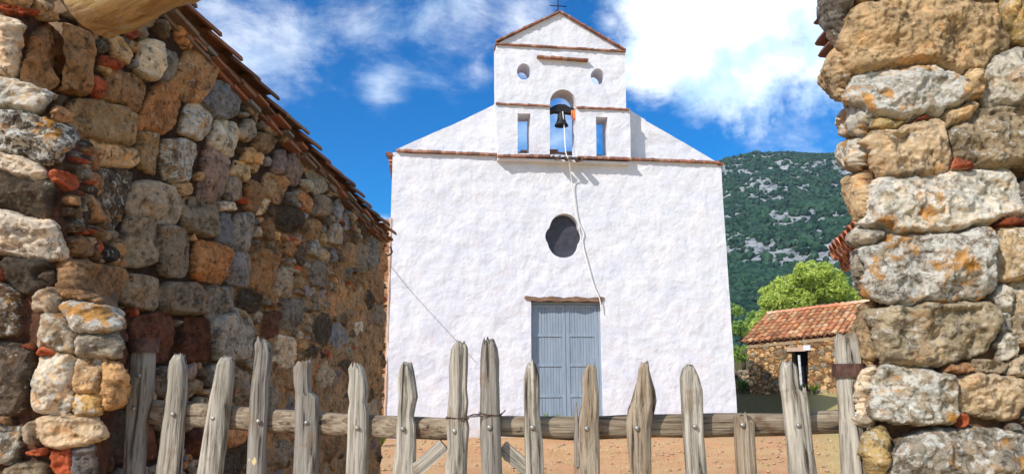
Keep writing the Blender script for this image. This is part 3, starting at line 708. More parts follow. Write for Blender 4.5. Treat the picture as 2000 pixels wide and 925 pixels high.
# ---- log lintel
def build_log():
    mb = MB()
    A = atY(180, 16, 2.60); B = atY(690, -262, 1.75)
    pts = []; rad = []
    for i in range(60):
        t = i/59; pts.append(A.lerp(B, t)+Vector((0, .02*math.sin(t*7), .02*math.sin(t*5+1)))); rad.append(.138-.015*t)
    n = 40; rings = []
    d = (B-A).normalized(); a = d.cross(Vector((0, 0, 1))).normalized(); b_ = a.cross(d)
    for i, p in enumerate(pts):
        ring = []
        for j in range(n):
            th = 2*math.pi*j/n; q = np.array([[math.cos(th)*1.3, math.sin(th)*1.3, i*.12]])
            r = rad[i]*(1+.16*float(fbm(q, 3, 5)[0])+.05*float(fbm(q*4, 2, 8)[0]))
            if i < 3: r *= (.80, .93, .98)[i]*(1+.08*math.sin(3*th+1))
            ring.append(p+(a*math.cos(th)+b_*math.sin(th))*r)
        rings.append(ring)
    mb.loft(rings); me = mb.mesh(True); add_grain(me, d, A)
    o = link('log_lintel', me, M_log, None, base=tuple(A)); tag(o, 'thick yellow brown log jutting from the top of the left pier', 'log')
build_log()

# ------------------------------------------------------------------ gate
def stake_mesh(prof, Yf, depth, seed, hole=False, zbot=.12, top_slant=0):
    """prof rows (py, xl, xr) in photo pixels placed on the leaf's vertical plane Yf(px); returns a solid board/pole with rough faces"""
    prof = sorted(prof); ys = [p[0] for p in prof]
    last = prof[-1]; s1 = (last[1]-prof[-2][1])/(last[0]-prof[-2][0])*.3
    rows = np.concatenate([np.arange(ys[0], ys[-1], 3.0), [ys[-1]]])
    n = 36; rings = []
    cx0 = (prof[0][1]+prof[0][2])/2; Y = Yf(cx0)
    rs = random.Random(seed); flat = rs.uniform(2.1, 2.9)
    for k, y in enumerate(rows):
        xl = np.interp(y, ys, [p[1] for p in prof]); xr = np.interp(y, ys, [p[2] for p in prof])
        c = atY((xl+xr)/2, y, Y); hw = (atY(xr, y, Y)-atY(xl, y, Y)).length/2
        kk = 1.0
        if k < 3: kk = (.80, .93, .98)[k]
        TH = np.arange(n)*2*math.pi/n; CT = np.cos(TH); ST = np.sin(TH); CT = np.sign(CT)*abs(CT)**(2/flat); ST = np.sign(ST)*abs(ST)**(2/flat); o1 = np.ones(n)
        NZ = fbm(np.stack([CT*1.6+seed*3.3, ST*1.6, o1*c.z*7], -1), 3, seed); N2 = fbm(np.stack([CT*5+seed, ST*5, o1*c.z*3.0], -1), 2, seed+5)
        GR = np.maximum(0, .12-abs(fbm(np.stack([CT*7+seed, ST*7, o1*c.z*1.6], -1), 2, seed+9)))*1.1
        DZ = (.022*N2+.012*NZ+top_slant*CT*hw)*(1, .7, .3)[k] if k < 3 else o1*0
        XX = c.x+CT*hw*kk*(1+.05*N2-GR*.4); YY = c.y+ST*depth*(1+.22*NZ+.22*N2)*kk*(1-GR)
        ring = [Vector((XX[j], YY[j], c.z+DZ[j])) for j in range(n)]
        rings.append(ring)
    # continue to near the ground, below the picture
    bl = rings[-1]; zc = sum(p.z for p in bl)/n; cxm = sum(p.x for p in bl)/n
    for zt in np.linspace(zc-.08, zbot, 6):
        rings.append([Vector((p.x+s1*.0, p.y, zt)) for p in bl])
    mb = MB(); mb.loft(rings[::-1]); me = mb.mesh(True)
    add_grain(me, (0, 0, 1), (c.x, c.y, 0)); return me, Y
def bolt_mesh(px, py, Y, r=.0085):
    p = atY(px, py, Y); mb = MB(); rings = []
    for a in (0, .35, .7, 1.0, 1.3, 1.5):
        rr = r*math.cos(a); rings.append([p+Vector((rr*math.cos(t), -r*.75*math.sin(a)-.003, rr*math.sin(t))) for t in [2*math.pi*j/12 for j in range(12)]])
    rings.insert(0, [q+Vector((0, .02, 0)) for q in rings[0]])
    mb.loft(rings); return mb.mesh(True)
def YL(px): return 2.78+(2.36-2.78)*(px-270)/(900-270)
def YRt(px): return 2.36+(2.40-2.36)*(px-950)/(1660-950)
def make_leaf(name, label, Yf, pickets, rail, rail_m, braces, seed0, stile, collar):
    c0 = atY((pickets[0][0][0][1]+pickets[-1][0][0][1])/2, 800, Yf(600)); root = thing(name, (c0.x, c0.y, 0), label, 'gate')
    for i, (prof, bolts, mat, lab) in enumerate(pickets):
        me, Y = stake_mesh(prof, Yf, .028 if i != stile else .038, seed0+i, top_slant=random.Random(i+seed0).uniform(-.25, .25))
        o = link('stile' if i == stile else 'picket', me, mat, root, lab)
        for (bx, by) in bolts: link('bolt', bolt_mesh(bx, by, Y-(.027 if i != stile else .037)), M_bolt, o)
    # rail: rows (px, ytop, ybot)
    mb = MB(); rings = []; n = 18; xs = [r[0] for r in rail]
    for x in np.linspace(xs[0], xs[-1], 90):
        yt = np.interp(x, xs, [r[1] for r in rail]); yb = np.interp(x, xs, [r[2] for r in rail]); Y = Yf(x)+.055
        c = atY(x, (yt+yb)/2, Y); hh = (yb-yt)/2*.93*Y/FPX; ring = []
        for j in range(n):
            th = 2*math.pi*j/n; ct, st = math.cos(th), math.sin(th); ct = math.copysign(abs(ct)**.72, ct); st = math.copysign(abs(st)**.72, st)
            q = np.array([[ct*1.5, st*1.5+seed0, c.x*5]]); k = float(fbm(q, 3, seed0)[0])
            ring.append(Vector((c.x, c.y+ct*.033*(1+.15*k), c.z+st*hh*(1+.14*k))))
        rings.append(ring)
    mb.loft(rings); me = mb.mesh(True); add_grain(me, (1, 0, 0), tuple(rings[0][0])); link('rail', me, rail_m, root)
    for (pts, lab) in braces:      # (x0,y0,x1,y1,width px)
        x0, y0, x1, y1, wd = pts; Y = Yf((x0+x1)/2)+.03; A = atY(x0, y0, Y); B = atY(x1, y1, Y); B = A+(B-A)*1.9
        d = (B-A).normalized(); p = Vector((-d.z, 0, d.x)).normalized(); h = wd*Y/FPX/2; mb = MB(); rings = []
        for i in range(24):
            c = A.lerp(B, i/23); k = 1+.08*math.sin(i*1.7+x0)
            if i == 0: k *= .9
            rings.append([c+p*h*k+Vector((0, -.014, 0)), c+p*h*k*.97+Vector((0, .014, 0)), c-p*h*k*.97+Vector((0, .014, 0)), c-p*h*k+Vector((0, -.014, 0))])
        mb.loft(rings); me = mb.mesh(False); add_grain(me, d, tuple(A)); link('brace', me, M_wood, root)
    # iron collar round the stile
    px, y0, y1, wpx, zoff = collar; Y = Yf(px); c = atY(px, (y0+y1)/2, Y); hw = wpx/2*Y/FPX; hh = (y1-y0)/2*Y/FPX; mb = MB(); rings = []
    for (dz, rr) in ((-hh, 1.0), (-hh, 1.06), (hh, 1.06), (hh, 1.0)):
        rings.append([c+Vector((math.cos(t)*hw*rr, math.sin(t)*.046*rr, dz)) for t in [2*math.pi*j/24 for j in range(24)]])
    mb.loft(rings, caps=False)
    s = 1 if zoff > 0 else -1
    mb.box(c+Vector((s*hw*.9, -.012, -hh*.6)), (s*.12, 0, 0), (0, .024, 0), (0, 0, hh*1.2))
    link('hinge_collar', mb.mesh(), M_iron, root)
    return root
leafL = make_leaf('gate_leaf', 'left leaf of the weathered picket gate, in front of the stone house', YL, [
    ([(668, 262, 300), (690, 256, 303), (760, 248, 300), (830, 246, 287), (925, 243, 282)], [(272, 733), (262, 797)], M_wood_dark, None),
    ([(695, 340, 361), (705, 333, 362), (720, 330, 365), (760, 326, 364), (800, 320, 362), (870, 313, 357), (925, 306, 353)], [(338, 808)], M_wood, None),
    ([(700, 430, 457), (712, 424, 458), (740, 418, 457), (780, 410, 453), (850, 398, 445), (925, 386, 434)], [(417, 816)], M_wood, None),
    ([(663, 502, 516), (672, 499, 528), (690, 500, 531), (720, 497, 529), (745, 494, 524), (790, 490, 524), (860, 486, 521), (925, 483, 519)], [(505, 822)], M_wood_dark, None),
    ([(707, 575, 607), (722, 573, 607), (750, 575, 608), (764, 578, 608), (775, 578, 622), (800, 577, 624), (850, 577, 625), (925, 573, 620)], [(599, 825)], M_wood_dark, 'split dark picket with a step in its right side'),
    ([(711, 684, 705), (720, 681, 712), (740, 683, 716), (765, 680, 718), (785, 684, 716), (805, 680, 720), (860, 679, 721), (925, 676, 718)], [(698, 835)], M_wood, 'pale wavy-edged picket'),
    ([(712, 783, 805), (722, 779, 808), (745, 777, 812), (775, 779, 816), (790, 778, 812), (812, 777, 808), (830, 775, 812), (870, 773, 813), (925, 766, 811)], [(787, 837)], M_wood, None),
    ([(670, 887, 912), (682, 881, 914), (715, 877, 914), (760, 878, 912), (785, 876, 915), (812, 873, 912), (835, 873, 917), (870, 875, 914), (925, 869, 912)], [(888, 841)], M_wood, 'tall pale picket tied with wire to the other leaf')],
    [(285, 779, 824), (400, 786, 835), (560, 799, 845), (750, 811, 855), (880, 816, 858)], M_rail, [((868, 868, 826, 905, 26), None)], 100, 0, (280, 662, 688, 54, -1))
leafR = make_leaf('gate_leaf', 'right leaf of the weathered picket gate, in front of the white church and hut', YRt, [
    ([(667, 942, 966), (680, 940, 972), (705, 938, 975), (745, 937, 975), (760, 938, 976), (800, 937, 977), (860, 938, 979), (925, 941, 981)], [(956, 834)], M_wood_dark, 'tall dark picket wired to the other leaf'),
    ([(710, 1030, 1044), (718, 1027, 1048), (735, 1023, 1053), (765, 1023, 1054), (800, 1024, 1053), (820, 1024, 1056), (870, 1024, 1061), (925, 1026, 1063)], [(1040, 834)], M_wood, 'narrow picket with knot holes'),
    ([(714, 1145, 1164), (722, 1140, 1165), (745, 1136, 1167), (765, 1138, 1169), (800, 1133, 1170), (830, 1128, 1169), (870, 1123, 1171), (925, 1128, 1171)], [(1146, 836)], M_woodw, 'reddish brown splintered picket'),
    ([(711, 1252, 1267), (722, 1247, 1268), (742, 1245, 1273), (762, 1238, 1279), (782, 1233, 1282), (800, 1226, 1279), (830, 1223, 1272), (870, 1226, 1272), (925, 1231, 1272)], [(1244, 835)], M_woodw, 'broad bulging picket'),
    ([(715, 1338, 1354), (722, 1332, 1358), (738, 1328, 1366), (760, 1329, 1372), (800, 1331, 1373), (850, 1334, 1374), (925, 1340, 1381)], [(1357, 832)], M_wood, None),
    ([(814, 1433, 1468), (825, 1434, 1473), (860, 1435, 1474), (925, 1438, 1477)], [(1450, 829)], M_woodw, 'short picket cut off at the rail'),
    ([(708, 1527, 1552), (718, 1525, 1556), (742, 1522, 1560), (758, 1523, 1561), (770, 1526, 1572), (785, 1528, 1577), (830, 1532, 1582), (870, 1537, 1587), (925, 1541, 1595)], [(1559, 830)], M_wood, 'broad cracked picket with a split top'),
    ([(655, 1633, 1670), (665, 1632, 1674), (700, 1633, 1680), (740, 1635, 1683), (765, 1636, 1688), (800, 1640, 1686), (850, 1641, 1691), (890, 1643, 1694), (925, 1645, 1699)], [(1672, 812)], M_wood, None)],
    [(975, 811, 851), (1110, 812, 858), (1280, 808, 853), (1400, 805, 852), (1530, 806, 850), (1638, 798, 845)], M_rail, [((980, 872, 1020, 906, 27), None)], 200, 7, (1658, 710, 735, 58, 1))

# the pointed right prong of the split picket
me, _ = stake_mesh([(760, 1568, 1571), (768, 1566, 1573), (785, 1563, 1577), (815, 1560, 1581)], lambda p: YRt(p)-.004, .020, 301, zbot=1.19)
link('prong', me, M_wood, leafR)
me, _ = stake_mesh([(790, 1124, 1127), (800, 1122, 1128), (830, 1122, 1130), (850, 1121, 1131)], lambda p: YRt(p)-.002, .012, 302, zbot=1.15)
link('splinter', me, M_wood_dark, leafR)

# tie wire round the two middle pickets
mb = MB(); Yw = 2.36
def loopwire(px0, px1, py, dy=0, dep=.032):
    pts = []
    for i in range(25):
        a = 2*math.pi*i/24; x = (px0+px1)/2+(px1-px0)/2*1.06*math.cos(a)
        p = atY(x, py+dy*math.cos(a), Yw); p.y += math.sin(a)*dep; pts.append(p)
    return pts
mb.tube(loopwire(872, 978, 812, -4), .0016, 6); mb.tube(loopwire(873, 915, 815, 2), .0017, 6); mb.tube(loopwire(937, 978, 808, 3), .0017, 6)
mb.tube([atY(915, 812, Yw-.03), atY(925, 808, Yw-.035), atY(938, 808, Yw-.03)], .002, 6)
mb.tube([atY(978, 808, Yw-.03), atY(984, 804, Yw-.035), atY(987, 800, Yw-.03)], .002, 6)
o = link('tie_wire', mb.mesh(True), M_iron, None, base=tuple(atY(925, 812, Yw))); tag(o, 'rusty wire loop tying the two gate leaves together', 'wire')
# pale star of straw on a picket
mb = MB(); c = atY(497, 900, YL(497)-.03)
for k in range(5):
    a = 2*math.pi*k/5+.3; d = Vector((math.cos(a), 0, math.sin(a))); q = Vector((-d.z, 0, d.x)); L = .024
    mb.loft([[c+q*.008-Vector((0, .004, 0)), c-q*.008-Vector((0, .004, 0)), c-q*.008+Vector((0, .004, 0)), c+q*.008+Vector((0, .004, 0))], [c+d*L+q*.003-Vector((0, .002, 0)), c+d*L-q*.003-Vector((0, .002, 0)), c+d*L-q*.003+Vector((0, .002, 0)), c+d*L+q*.003+Vector((0, .002, 0))]])
o = link('straw_star', mb.mesh(), M_straw, None, base=tuple(c)); tag(o, 'small pale yellow star shape stuck to a gate picket', 'star ornament')

# ------------------------------------------------------------------ church
YAW = .125774; CL = Vector((-2.8577, 16.21, 0)); CD = Vector((math.cos(YAW), math.sin(YAW), 0)); CN = Vector((math.sin(YAW), -math.cos(YAW), 0)); CW = 8.29
def fuz(px, py, w_=0):
    p = onpl(px, py, CL+CN*w_, CN); return ((p-CL).dot(CD), p.z)
def f3(u, z, w_): return CL+CD*u+CN*w_+Vector((0, 0, z))
church = thing('church', tuple(CL+CD*4.1), 'whitewashed church with bell gable and blue door behind the picket gate', 'church')
def slab(outer, holes, w0, w1, name, mat, parent=church, grid=.1, disp=.022, seed=1, revmat=None):
    """solid slab from outline in (u,z), front at w0, back at w1"""
    cu = bpy.data.curves.new('c', 'CURVE'); cu.dimensions = '2D'; cu.fill_mode = 'BOTH'; cu.extrude = (w0-w1)/2
    for poly in [outer]+holes:
        sp = cu.splines.new('POLY'); sp.points.add(len(poly)-1); sp.use_cyclic_u = True
        for i, (u, z) in enumerate(poly): sp.points[i].co = (u, z, 0, 1)
    ob = bpy.data.objects.new('t', cu); C.objects.link(ob)
    me = bpy.data.meshes.new_from_object(ob.evaluated_get(bpy.context.evaluated_depsgraph_get()))
    bpy.data.objects.remove(ob); bpy.data.curves.remove(cu)
    bm = bmesh.new(); bm.from_mesh(me); bpy.data.meshes.remove(me)
    bmesh.ops.remove_doubles(bm, verts=bm.verts, dist=.0005)
    us = [p[0] for p in outer]; zs = [p[1] for p in outer]
    for lo, hi, ax in ((min(us), max(us), 0), (min(zs), max(zs), 1)):
        k = int((hi-lo)/grid)
        for i in range(1, k):
            q = [0, 0, 0]; q[ax] = lo+(hi-lo)*i/k; nrm = [0, 0, 0]; nrm[ax] = 1
            bmesh.ops.bisect_plane(bm, geom=bm.verts[:]+bm.edges[:]+bm.faces[:], dist=1e-5, plane_co=q, plane_no=nrm)
    mid = (w0+w1)/2
    co_ = np.array([f3(v.co.x, v.co.y, v.co.z+mid)[:] for v in bm.verts])
    n1 = fbm(co_*2.2, 3, seed); n2 = fbm(co_*2.2+31, 3, seed+1); n3 = fbm(co_*4.0+7, 3, seed+2)
    isf = np.array([v.co.z > 0 for v in bm.verts])
    uu = np.array([v.co.x for v in bm.verts]); zz = np.array([v.co.y for v in bm.verts])
    for i, v in enumerate(bm.verts):
        p = Vector(co_[i]); v.co = p+CN*(disp*(n1[i]+.6*n3[i]))+CD*(disp*.5*n2[i])+Vector((0, 0, disp*.35*n3[i]))
    bmesh.ops.recalc_face_normals(bm, faces=bm.faces)
    me = bpy.data.meshes.new('m'); bm.to_mesh(me); bm.free()
    a = [abs(p.normal.dot(CN)) for p in me.polygons]
    o = link(name, me, mat, parent)
    if revmat:
        me.materials.append(revmat)
    me.polygons.foreach_set('use_smooth', [True]*len(me.polygons))
    # keep arrises: mark sharp edges by angle
    me.set_sharp_from_angle(angle=R(38))
    return o
def ring_px(cx, cy, rx, ry, w_, n=28, a0=0):
    return [fuz(cx+rx*math.cos(2*math.pi*i/n), cy+ry*math.sin(2*math.pi*i/n), w_) for i in range(n)]
# main front
TL = fuz(767, 298); TR = fuz(1408, 320)
door = [fuz(1037, 588), fuz(1174, 586)]
du0, du1 = door[0][0], door[1][0]; dz1 = (door[0][1]+door[1][1])/2
outer = [(.0, -.15), (du0, -.15), (du0, dz1), (du1, dz1), (du1, -.15), (CW, -.15), TR, TL]
def rwin(th):
    best = 0
    for (cx, cy, rx, ry) in ((1, -12, 29, 31), (0, 1, 36, 26), (0, 12, 31, 31)):
        # ray-ellipse intersection
        dx, dy = math.cos(th), math.sin(th); A = dx*dx/rx/rx+dy*dy/ry/ry; B = -2*(dx*cx/rx/rx+dy*cy/ry/ry); Cc = cx*cx/rx/rx+cy*cy/ry/ry-1
        D = B*B-4*A*Cc
        if D > 0: best = max(best, (-B+math.sqrt(D))/2/A)
    return best
win = [fuz(1101+rwin(t)*math.cos(t), 460+rwin(t)*math.sin(t)) for t in [2*math.pi*i/56 for i in range(56)]]
slab(outer, [win], 0, -.55, 'facade_wall', M_plaster, seed=2)
# plane painted dark as the shade inside the window opening
def quad_box(u0, u1, z0, z1, w0, w1, name, mat, parent=church):
    mb = MB(); mb.box(f3(u0, z0, w1), CD*(u1-u0), Vector((0, 0, z1-z0)), CN*(w0-w1)); return link(name, mb.mesh(), mat, parent)
wc = fuz(1101, 460); quad_box(wc[0]-.6, wc[0]+.6, wc[1]-.75, wc[1]+.75, -.22, -.26, 'window_dark_plane', M_window_dark)
# door
dw = -.16
dz0 = .02
mb = MB()
def pb(mb, u0, u1, z0, z1, w0, w1): mb.box(f3(u0, z0, w1), CD*(u1-u0), Vector((0, 0, z1-z0)), CN*(w0-w1))
pb(mb, du0-.02, du0+.05, dz0, dz1-.02, dw+.02, dw-.1); pb(mb, du1-.05, du1+.02, dz0, dz1-.02, dw+.02, dw-.1); pb(mb, du0+.05, du1-.05, dz1-.07, dz1-.02, dw+.02, dw-.1)
doorp = link('door', mb.mesh(), M_door, church)
um = (du0+du1)/2; zr = [dz0]+[fuz(1105, y, dw)[1] for y in (772, 712, 654)]+[dz1-.08]
for (a, b_) in ((du0+.055, um-.006), (um+.006, du1-.055)):
    mb = MB(); pb(mb, a, a+.09, dz0, dz1-.08, dw, dw-.06); pb(mb, b_-.09, b_, dz0, dz1-.08, dw, dw-.06)
    for i, z in enumerate(zr):
        h = .10 if i == 0 else .07; zz = z-(.07 if i == len(zr)-1 else h/2 if i else 0); pb(mb, a+.09, b_-.09, zz, zz+h, dw-.003, dw-.06)
    k = 0; x = a+.092
    while x < b_-.10:
        pb(mb, x, min(x+.062, b_-.092), dz0+.02, dz1-.1, dw-.022-.003*(k % 2), dw-.05); x += .068; k += 1
    link('door_leaf', mb.mesh(), M_door, doorp)
quad_box(um-.012, um+.012, dz0, dz1-.08, dw-.03, dw-.055, 'door_gap_shade', M_inner, doorp)  # near-black strip painted as the shade between the leaves
# lintel
mb = MB(); l0 = fuz(1025, 579, .06); l1 = fuz(1181, 583, .06); rings = []
for i in range(30):
    u = l0[0]+(l1[0]-l0[0])*i/29; k = .5+.5*math.sin(i*1.3)*.2; z0 = dz1-.012+.01*math.sin(i*.9); z1 = dz1+.085+.014*math.sin(i*.7+1)+.008*math.sin(i*2.1)
    if i in (0, 29) or i == 1: z0 += .05
    f_ = .05+.015*math.sin(i*.8)
    rings.append([f3(u, z0, f_), f3(u, z1, f_), f3(u, z1, -.3), f3(u, z0, -.3)])
mb.loft(rings); me = mb.mesh(); add_grain(me, CD, tuple(f3(0, 0, 0))); link('lintel', me, M_lintel, church)
# plaster step
pb_ = MB(); pb(pb_, du0-.25, du1+.25, -.05, .012, .35, -.02); link('door_step', pb_.mesh(), M_reveal, church)

# gables either side of the bell tower
WB = -.24
wl = [fuz(768, 296, WB), fuz(975, 302, WB), fuz(975, 199, WB), fuz(964, 205, WB), fuz(905, 234, WB), fuz(850, 258, WB), fuz(776, 291, WB)]
wl = [(wl[0][0], TL[1]-.1), (wl[1][0], fuz(975, 302, 0)[1])] + wl[2:]
slab(wl, [], WB+.0, WB-.3, 'gable_shoulder', M_plaster, seed=5, grid=.12, disp=.02)
wr = [(fuz(1225, 310, WB)[0], fuz(1225, 309, 0)[1]), (fuz(1402, 319, WB)[0], TR[1]-.1), fuz(1396, 314, WB), fuz(1330, 275, WB), fuz(1285, 250, WB), fuz(1262, 237, WB), fuz(1258, 232, WB), fuz(1225, 212, WB)]
slab(wr, [], WB+.0, WB-.3, 'gable_shoulder', M_plaster, seed=6, grid=.12, disp=.02)
# cap under shoulders: top of the front wall is closed by the cornice
# bell tower
TWf, TWb = .20, -.36
P = lambda x, y: fuz(x, y, TWf)
tz0 = fuz(1100, 306, TWf)[1]
tow = [(P(972, 303)[0], P(972, 303)[1]), (P(1232, 309)[0], P(1232, 309)[1]), P(1230, 212), P(1223, 211), P(1221, 102), P(1093, 26), P(969, 86), P(970, 200), P(968, 202)]
arch = [P(1074, 302.0), P(1074, 203)]+[P(1099+25*math.cos(t), 199+24*math.sin(t)) for t in [math.pi+math.pi*i/14 for i in range(1, 14)]]+[P(1126, 208), P(1127, 304.5)]
s1 = [P(1011, 222), P(1036, 222), P(1036, 299.5), P(1011, 299)]; s2 = [P(1164, 228), P(1187, 229), P(1189, 305), P(1165, 304.5)]
c1 = ring_px(1023, 140, 13.5, 16, TWf); c2 = ring_px(1167, 150, 13.5, 16, TWf)
slab(tow, [arch, s1, s2, c1, c2], TWf, TWb, 'bell_gable', M_plaster, seed=8, grid=.09, disp=.014)
# brick / tile string courses
def course(p0_, p1_, w_, thick, projn, name, n=None, back=.3, seed=1):
    """row of small tile ends between two pixels"""
    mb = MB(); a = Vector((*fuz(*p0_, w_), 0)); b_ = Vector((*fuz(*p1_, w_), 0)); d = b_-a; L = d.length; t = d.normalized(); q = Vector((-t.y, t.x, 0))
    rng = random.Random(seed); s = 0
    while s < L:
        l = rng.uniform(.07, .13); l = min(l, L-s+.01); pr = projn+rng.uniform(-.012, .012); th = thick*.8*rng.uniform(.75, 1.05); o_ = rng.uniform(-.006, .006)
        p = a+t*(s+.004)+q*o_; c = rng.choice([(.38, .17, .11), (.33, .14, .09), (.26, .13, .10), (.44, .25, .18), (.22, .12, .09)]); e = t*(l-.010); f_ = q*th
        O = f3(p.x, p.y, w_-back); mb.box(O, CD*e.x+Vector((0, 0, e.y)), CD*f_.x+Vector((0, 0, f_.y)), CN*(back+pr), (*c, 0)); s += l
    # mortar bed above
    O = f3((a+q*thick*.15).x, (a+q*thick*.15).y, w_-back); e = t*L; f_ = q*(thick*.6)
    mb.box(O, CD*e.x+Vector((0, 0, e.y)), CD*f_.x+Vector((0, 0, f_.y)), CN*(back+projn-.035), (.36, .26, .22, 0))
    return link(name, mb.mesh(), M_tile, church)
course((774, 297), (972, 305.5), 0, .075, .10, 'cornice', seed=1)
course((972, 307), (1074, 307.5), TWf, .07, .08, 'cornice', seed=2, back=.5)
course((1127, 310), (1232, 313), TWf, .07, .08, 'cornice', seed=3, back=.5)
course((1232, 313.5), (1402, 320.5), 0, .075, .10, 'cornice', seed=4)
course((968, 205), (1074, 209), TWf, .055, .06, 'string_course', seed=5)
course((1126, 212), (1228, 216), TWf, .055, .06, 'string_course', seed=6)
course((967, 88), (1221, 103), TWf, .055, .07, 'string_course', seed=7)
course((1048, 115), (1147, 122), TWf, .055, .14, 'hood_ledge', seed=8)
course((969, 84), (1093, 26), TWf, .05, .10, 'raking_course', back=.56, seed=9)
course((1093, 26), (1220, 101), TWf, .05, .10, 'raking_course', back=.56, seed=10)
# floor under the tower overhang (closes the step between front wall and tower)
mb = MB(); u0, z0 = P(972, 309); u1, z1 = P(1232, 315)
mb.box(f3(u0, z0-.02, TWb), CD*(u1-u0), Vector((0, 0, .05)), CN*(TWf-.02-TWb)); link('tower_bed', mb.mesh(), M_plaster, church)
# three channel tiles (spouts) below the bell opening
for (px, py) in ((1087, 303), (1109, 305), (1131, 308)):
    mb = MB(); u, z = fuz(px, py, TWf+.15); rings = []
    for wv, s in ((TWf-.1, .9), (TWf+.22, 1.1)):
        o_ = [f3(u+math.cos(t)*.085*s, z+.03-math.sin(t)*.085*s-(.05 if wv > .3 else 0), wv) for t in [math.pi*i/8 for i in range(9)]]
        i_ = [f3(u+math.cos(t)*.062*s, z+.03-math.sin(t)*.062*s-(.05 if wv > .3 else 0), wv) for t in [math.pi*i/8 for i in range(9)]]
        rings.append(o_+i_[::-1])
    mb.loft(rings, (.10, .06, .045, 0)); link('spout', mb.mesh(), M_tile, church)
# iron cross
mb = MB(); cx = fuz(1090, 26, -.05); cb = f3(cx[0], cx[1]-.1, -.05); ct = f3(cx[0], cx[1]+.62, -.05)
mb.tube([cb, ct], .014, 8); zc = fuz(1090, 12, -.05)[1]; mb.tube([f3(cx[0]-.22, zc, -.05), f3(cx[0]+.22, zc, -.05)], .013, 8)
mb.tube([f3(cx[0]-.02+.06*math.cos(t), cx[1]+.02+.05*math.sin(t), -.05) for t in [math.pi*i/8 for i in range(9)]], .009, 6)
link('cross', mb.mesh(True), M_black, church)
# nave behind
mb = MB(); DEP = 14.0; zt = min(TL[1], TR[1])-.12; zl = TL[1]-.1; zrr = TR[1]-.12
ridge = max(zl, zrr)+.38
pf = [f3(.04, -.2, -.5), f3(CW-.05, -.2, -.5), f3(CW-.16, zrr, -.5), f3(CW/2, ridge, -.5), f3(.06, zl, -.5)]
mb.loft([pf, [p-CN*DEP for p in pf]]); link('nave', mb.mesh(), M_plaster, church)
mb = MB(); rng = random.Random(3)
for sgn, u0, u1, za in ((1, -.12, CW/2, zl-.02), (-1, CW-.02, CW/2, zrr-.02)):
    e0 = f3(u0, za, -.62); top = f3(u1, ridge+.06, -.62); up = top-e0
    tiles(mb, e0-CN*.1, -CN, up, 60, int(up.length/.42), .23, .42, rng, TCOL, .11, .02, .012, 5, channel=False)
    mb.loft([[e0, top, top-CN*DEP, e0-CN*DEP], [e0+Vector((0, 0, .04)), top+Vector((0, 0, .04)), top-CN*DEP+Vector((0, 0, .04)), e0-CN*DEP+Vector((0, 0, .04))]], (.4, .18, .1, 0))
link('roof', mb.mesh(), M_tile, church)
# tile ends at the top corners
for (px, py, s) in ((762, 303, -1), (1404, 323, 1)):
    mb = MB(); u, z = fuz(px, py, -.05)
    for k in range(3): mb.box(f3(u-.06+.02*k*s, z-.03+k*.03, -.3), CD*(.14), Vector((0, 0, .024)), CN*.33, (.30, .13, .08, 0))
    link('corner_tile', mb.mesh(), M_tile, church)
# exposed earth-red edge of the left corner
mb = MB(); rings = []
for i in range(50):
    z = .0+(fuz(757, 425)[1])*i/49; k = .02*math.sin(i*2.3)+.015*math.sin(i*5.1)
    rings.append([f3(-.035+k*.5, z, -.02), f3(.02, z, .012), f3(.03, z, -.4), f3(-.04+k*.5, z, -.4)])
mb.loft(rings, (.52, .34, .24, 0)); link('worn_edge', mb.mesh(True), M_tile2, church)

# ---- bell
bc = fuz(1096, 217, -.05)
bell = thing('church_bell', tuple(f3(bc[0], bc[1], -.05)), 'dark bronze bell on a black yoke in the arch of the bell gable', 'bell')
mb = MB(); yk = [(1073, 222), (1073, 212), (1083, 207), (1090, 204.5), (1103, 205), (1112, 210), (1121, 213), (1121, 223), (1108, 221), (1084, 219)]
a = [f3(*fuz(x, y, -.0), .04) for x, y in yk]; b_ = [p-CN*.16 for p in a]; mb.loft([a, b_]); link('yoke', mb.mesh(), M_black, bell)
mb = MB(); rings = []
btop = fuz(1096, 219, -.03); bbot = fuz(1096, 246, -.03); Hb = btop[1]-bbot[1]
for (t, r) in ((0, .03), (.03, .07), (.12, .085), (.5, .10), (.75, .125), (.92, .165), (1.0, .175), (1.0, .15), (.8, .10)):
    rings.append([f3(btop[0]+r*math.cos(q), btop[1]-Hb*t, -.03+r*math.sin(q)) for q in [2*math.pi*j/24 for j in range(24)]])
mb.loft(rings); link('bell_body', mb.mesh(True), M_black, bell)
mb = MB(); mb.tube([f3(btop[0], bbot[1]+.15, -.03), f3(btop[0]-.01, bbot[1]-.03, -.03)], [.012, .02], 8); link('clapper', mb.mesh(True), M_black, bell)
mb = MB(); rr_ = random.Random(2); cc = fuz(1120, 222, .02)
for k in range(7):
    x0 = cc[0]-.05+.10*rr_.random(); L = rr_.uniform(.12, .22); mb.tube([f3(x0, cc[1]+.08, .03), f3(x0+rr_.uniform(-.03, .03), cc[1]+.02-L*.5, .06), f3(x0+rr_.uniform(-.07, .04), cc[1]-L, .07)], [.018, .02, .008], 6)
o = link('cloth_strip', mb.mesh(True), M_cloth, None, base=tuple(f3(cc[0], cc[1], .03))); tag(o, 'frayed orange cloth tied at the right end of the bell yoke', 'cloth')
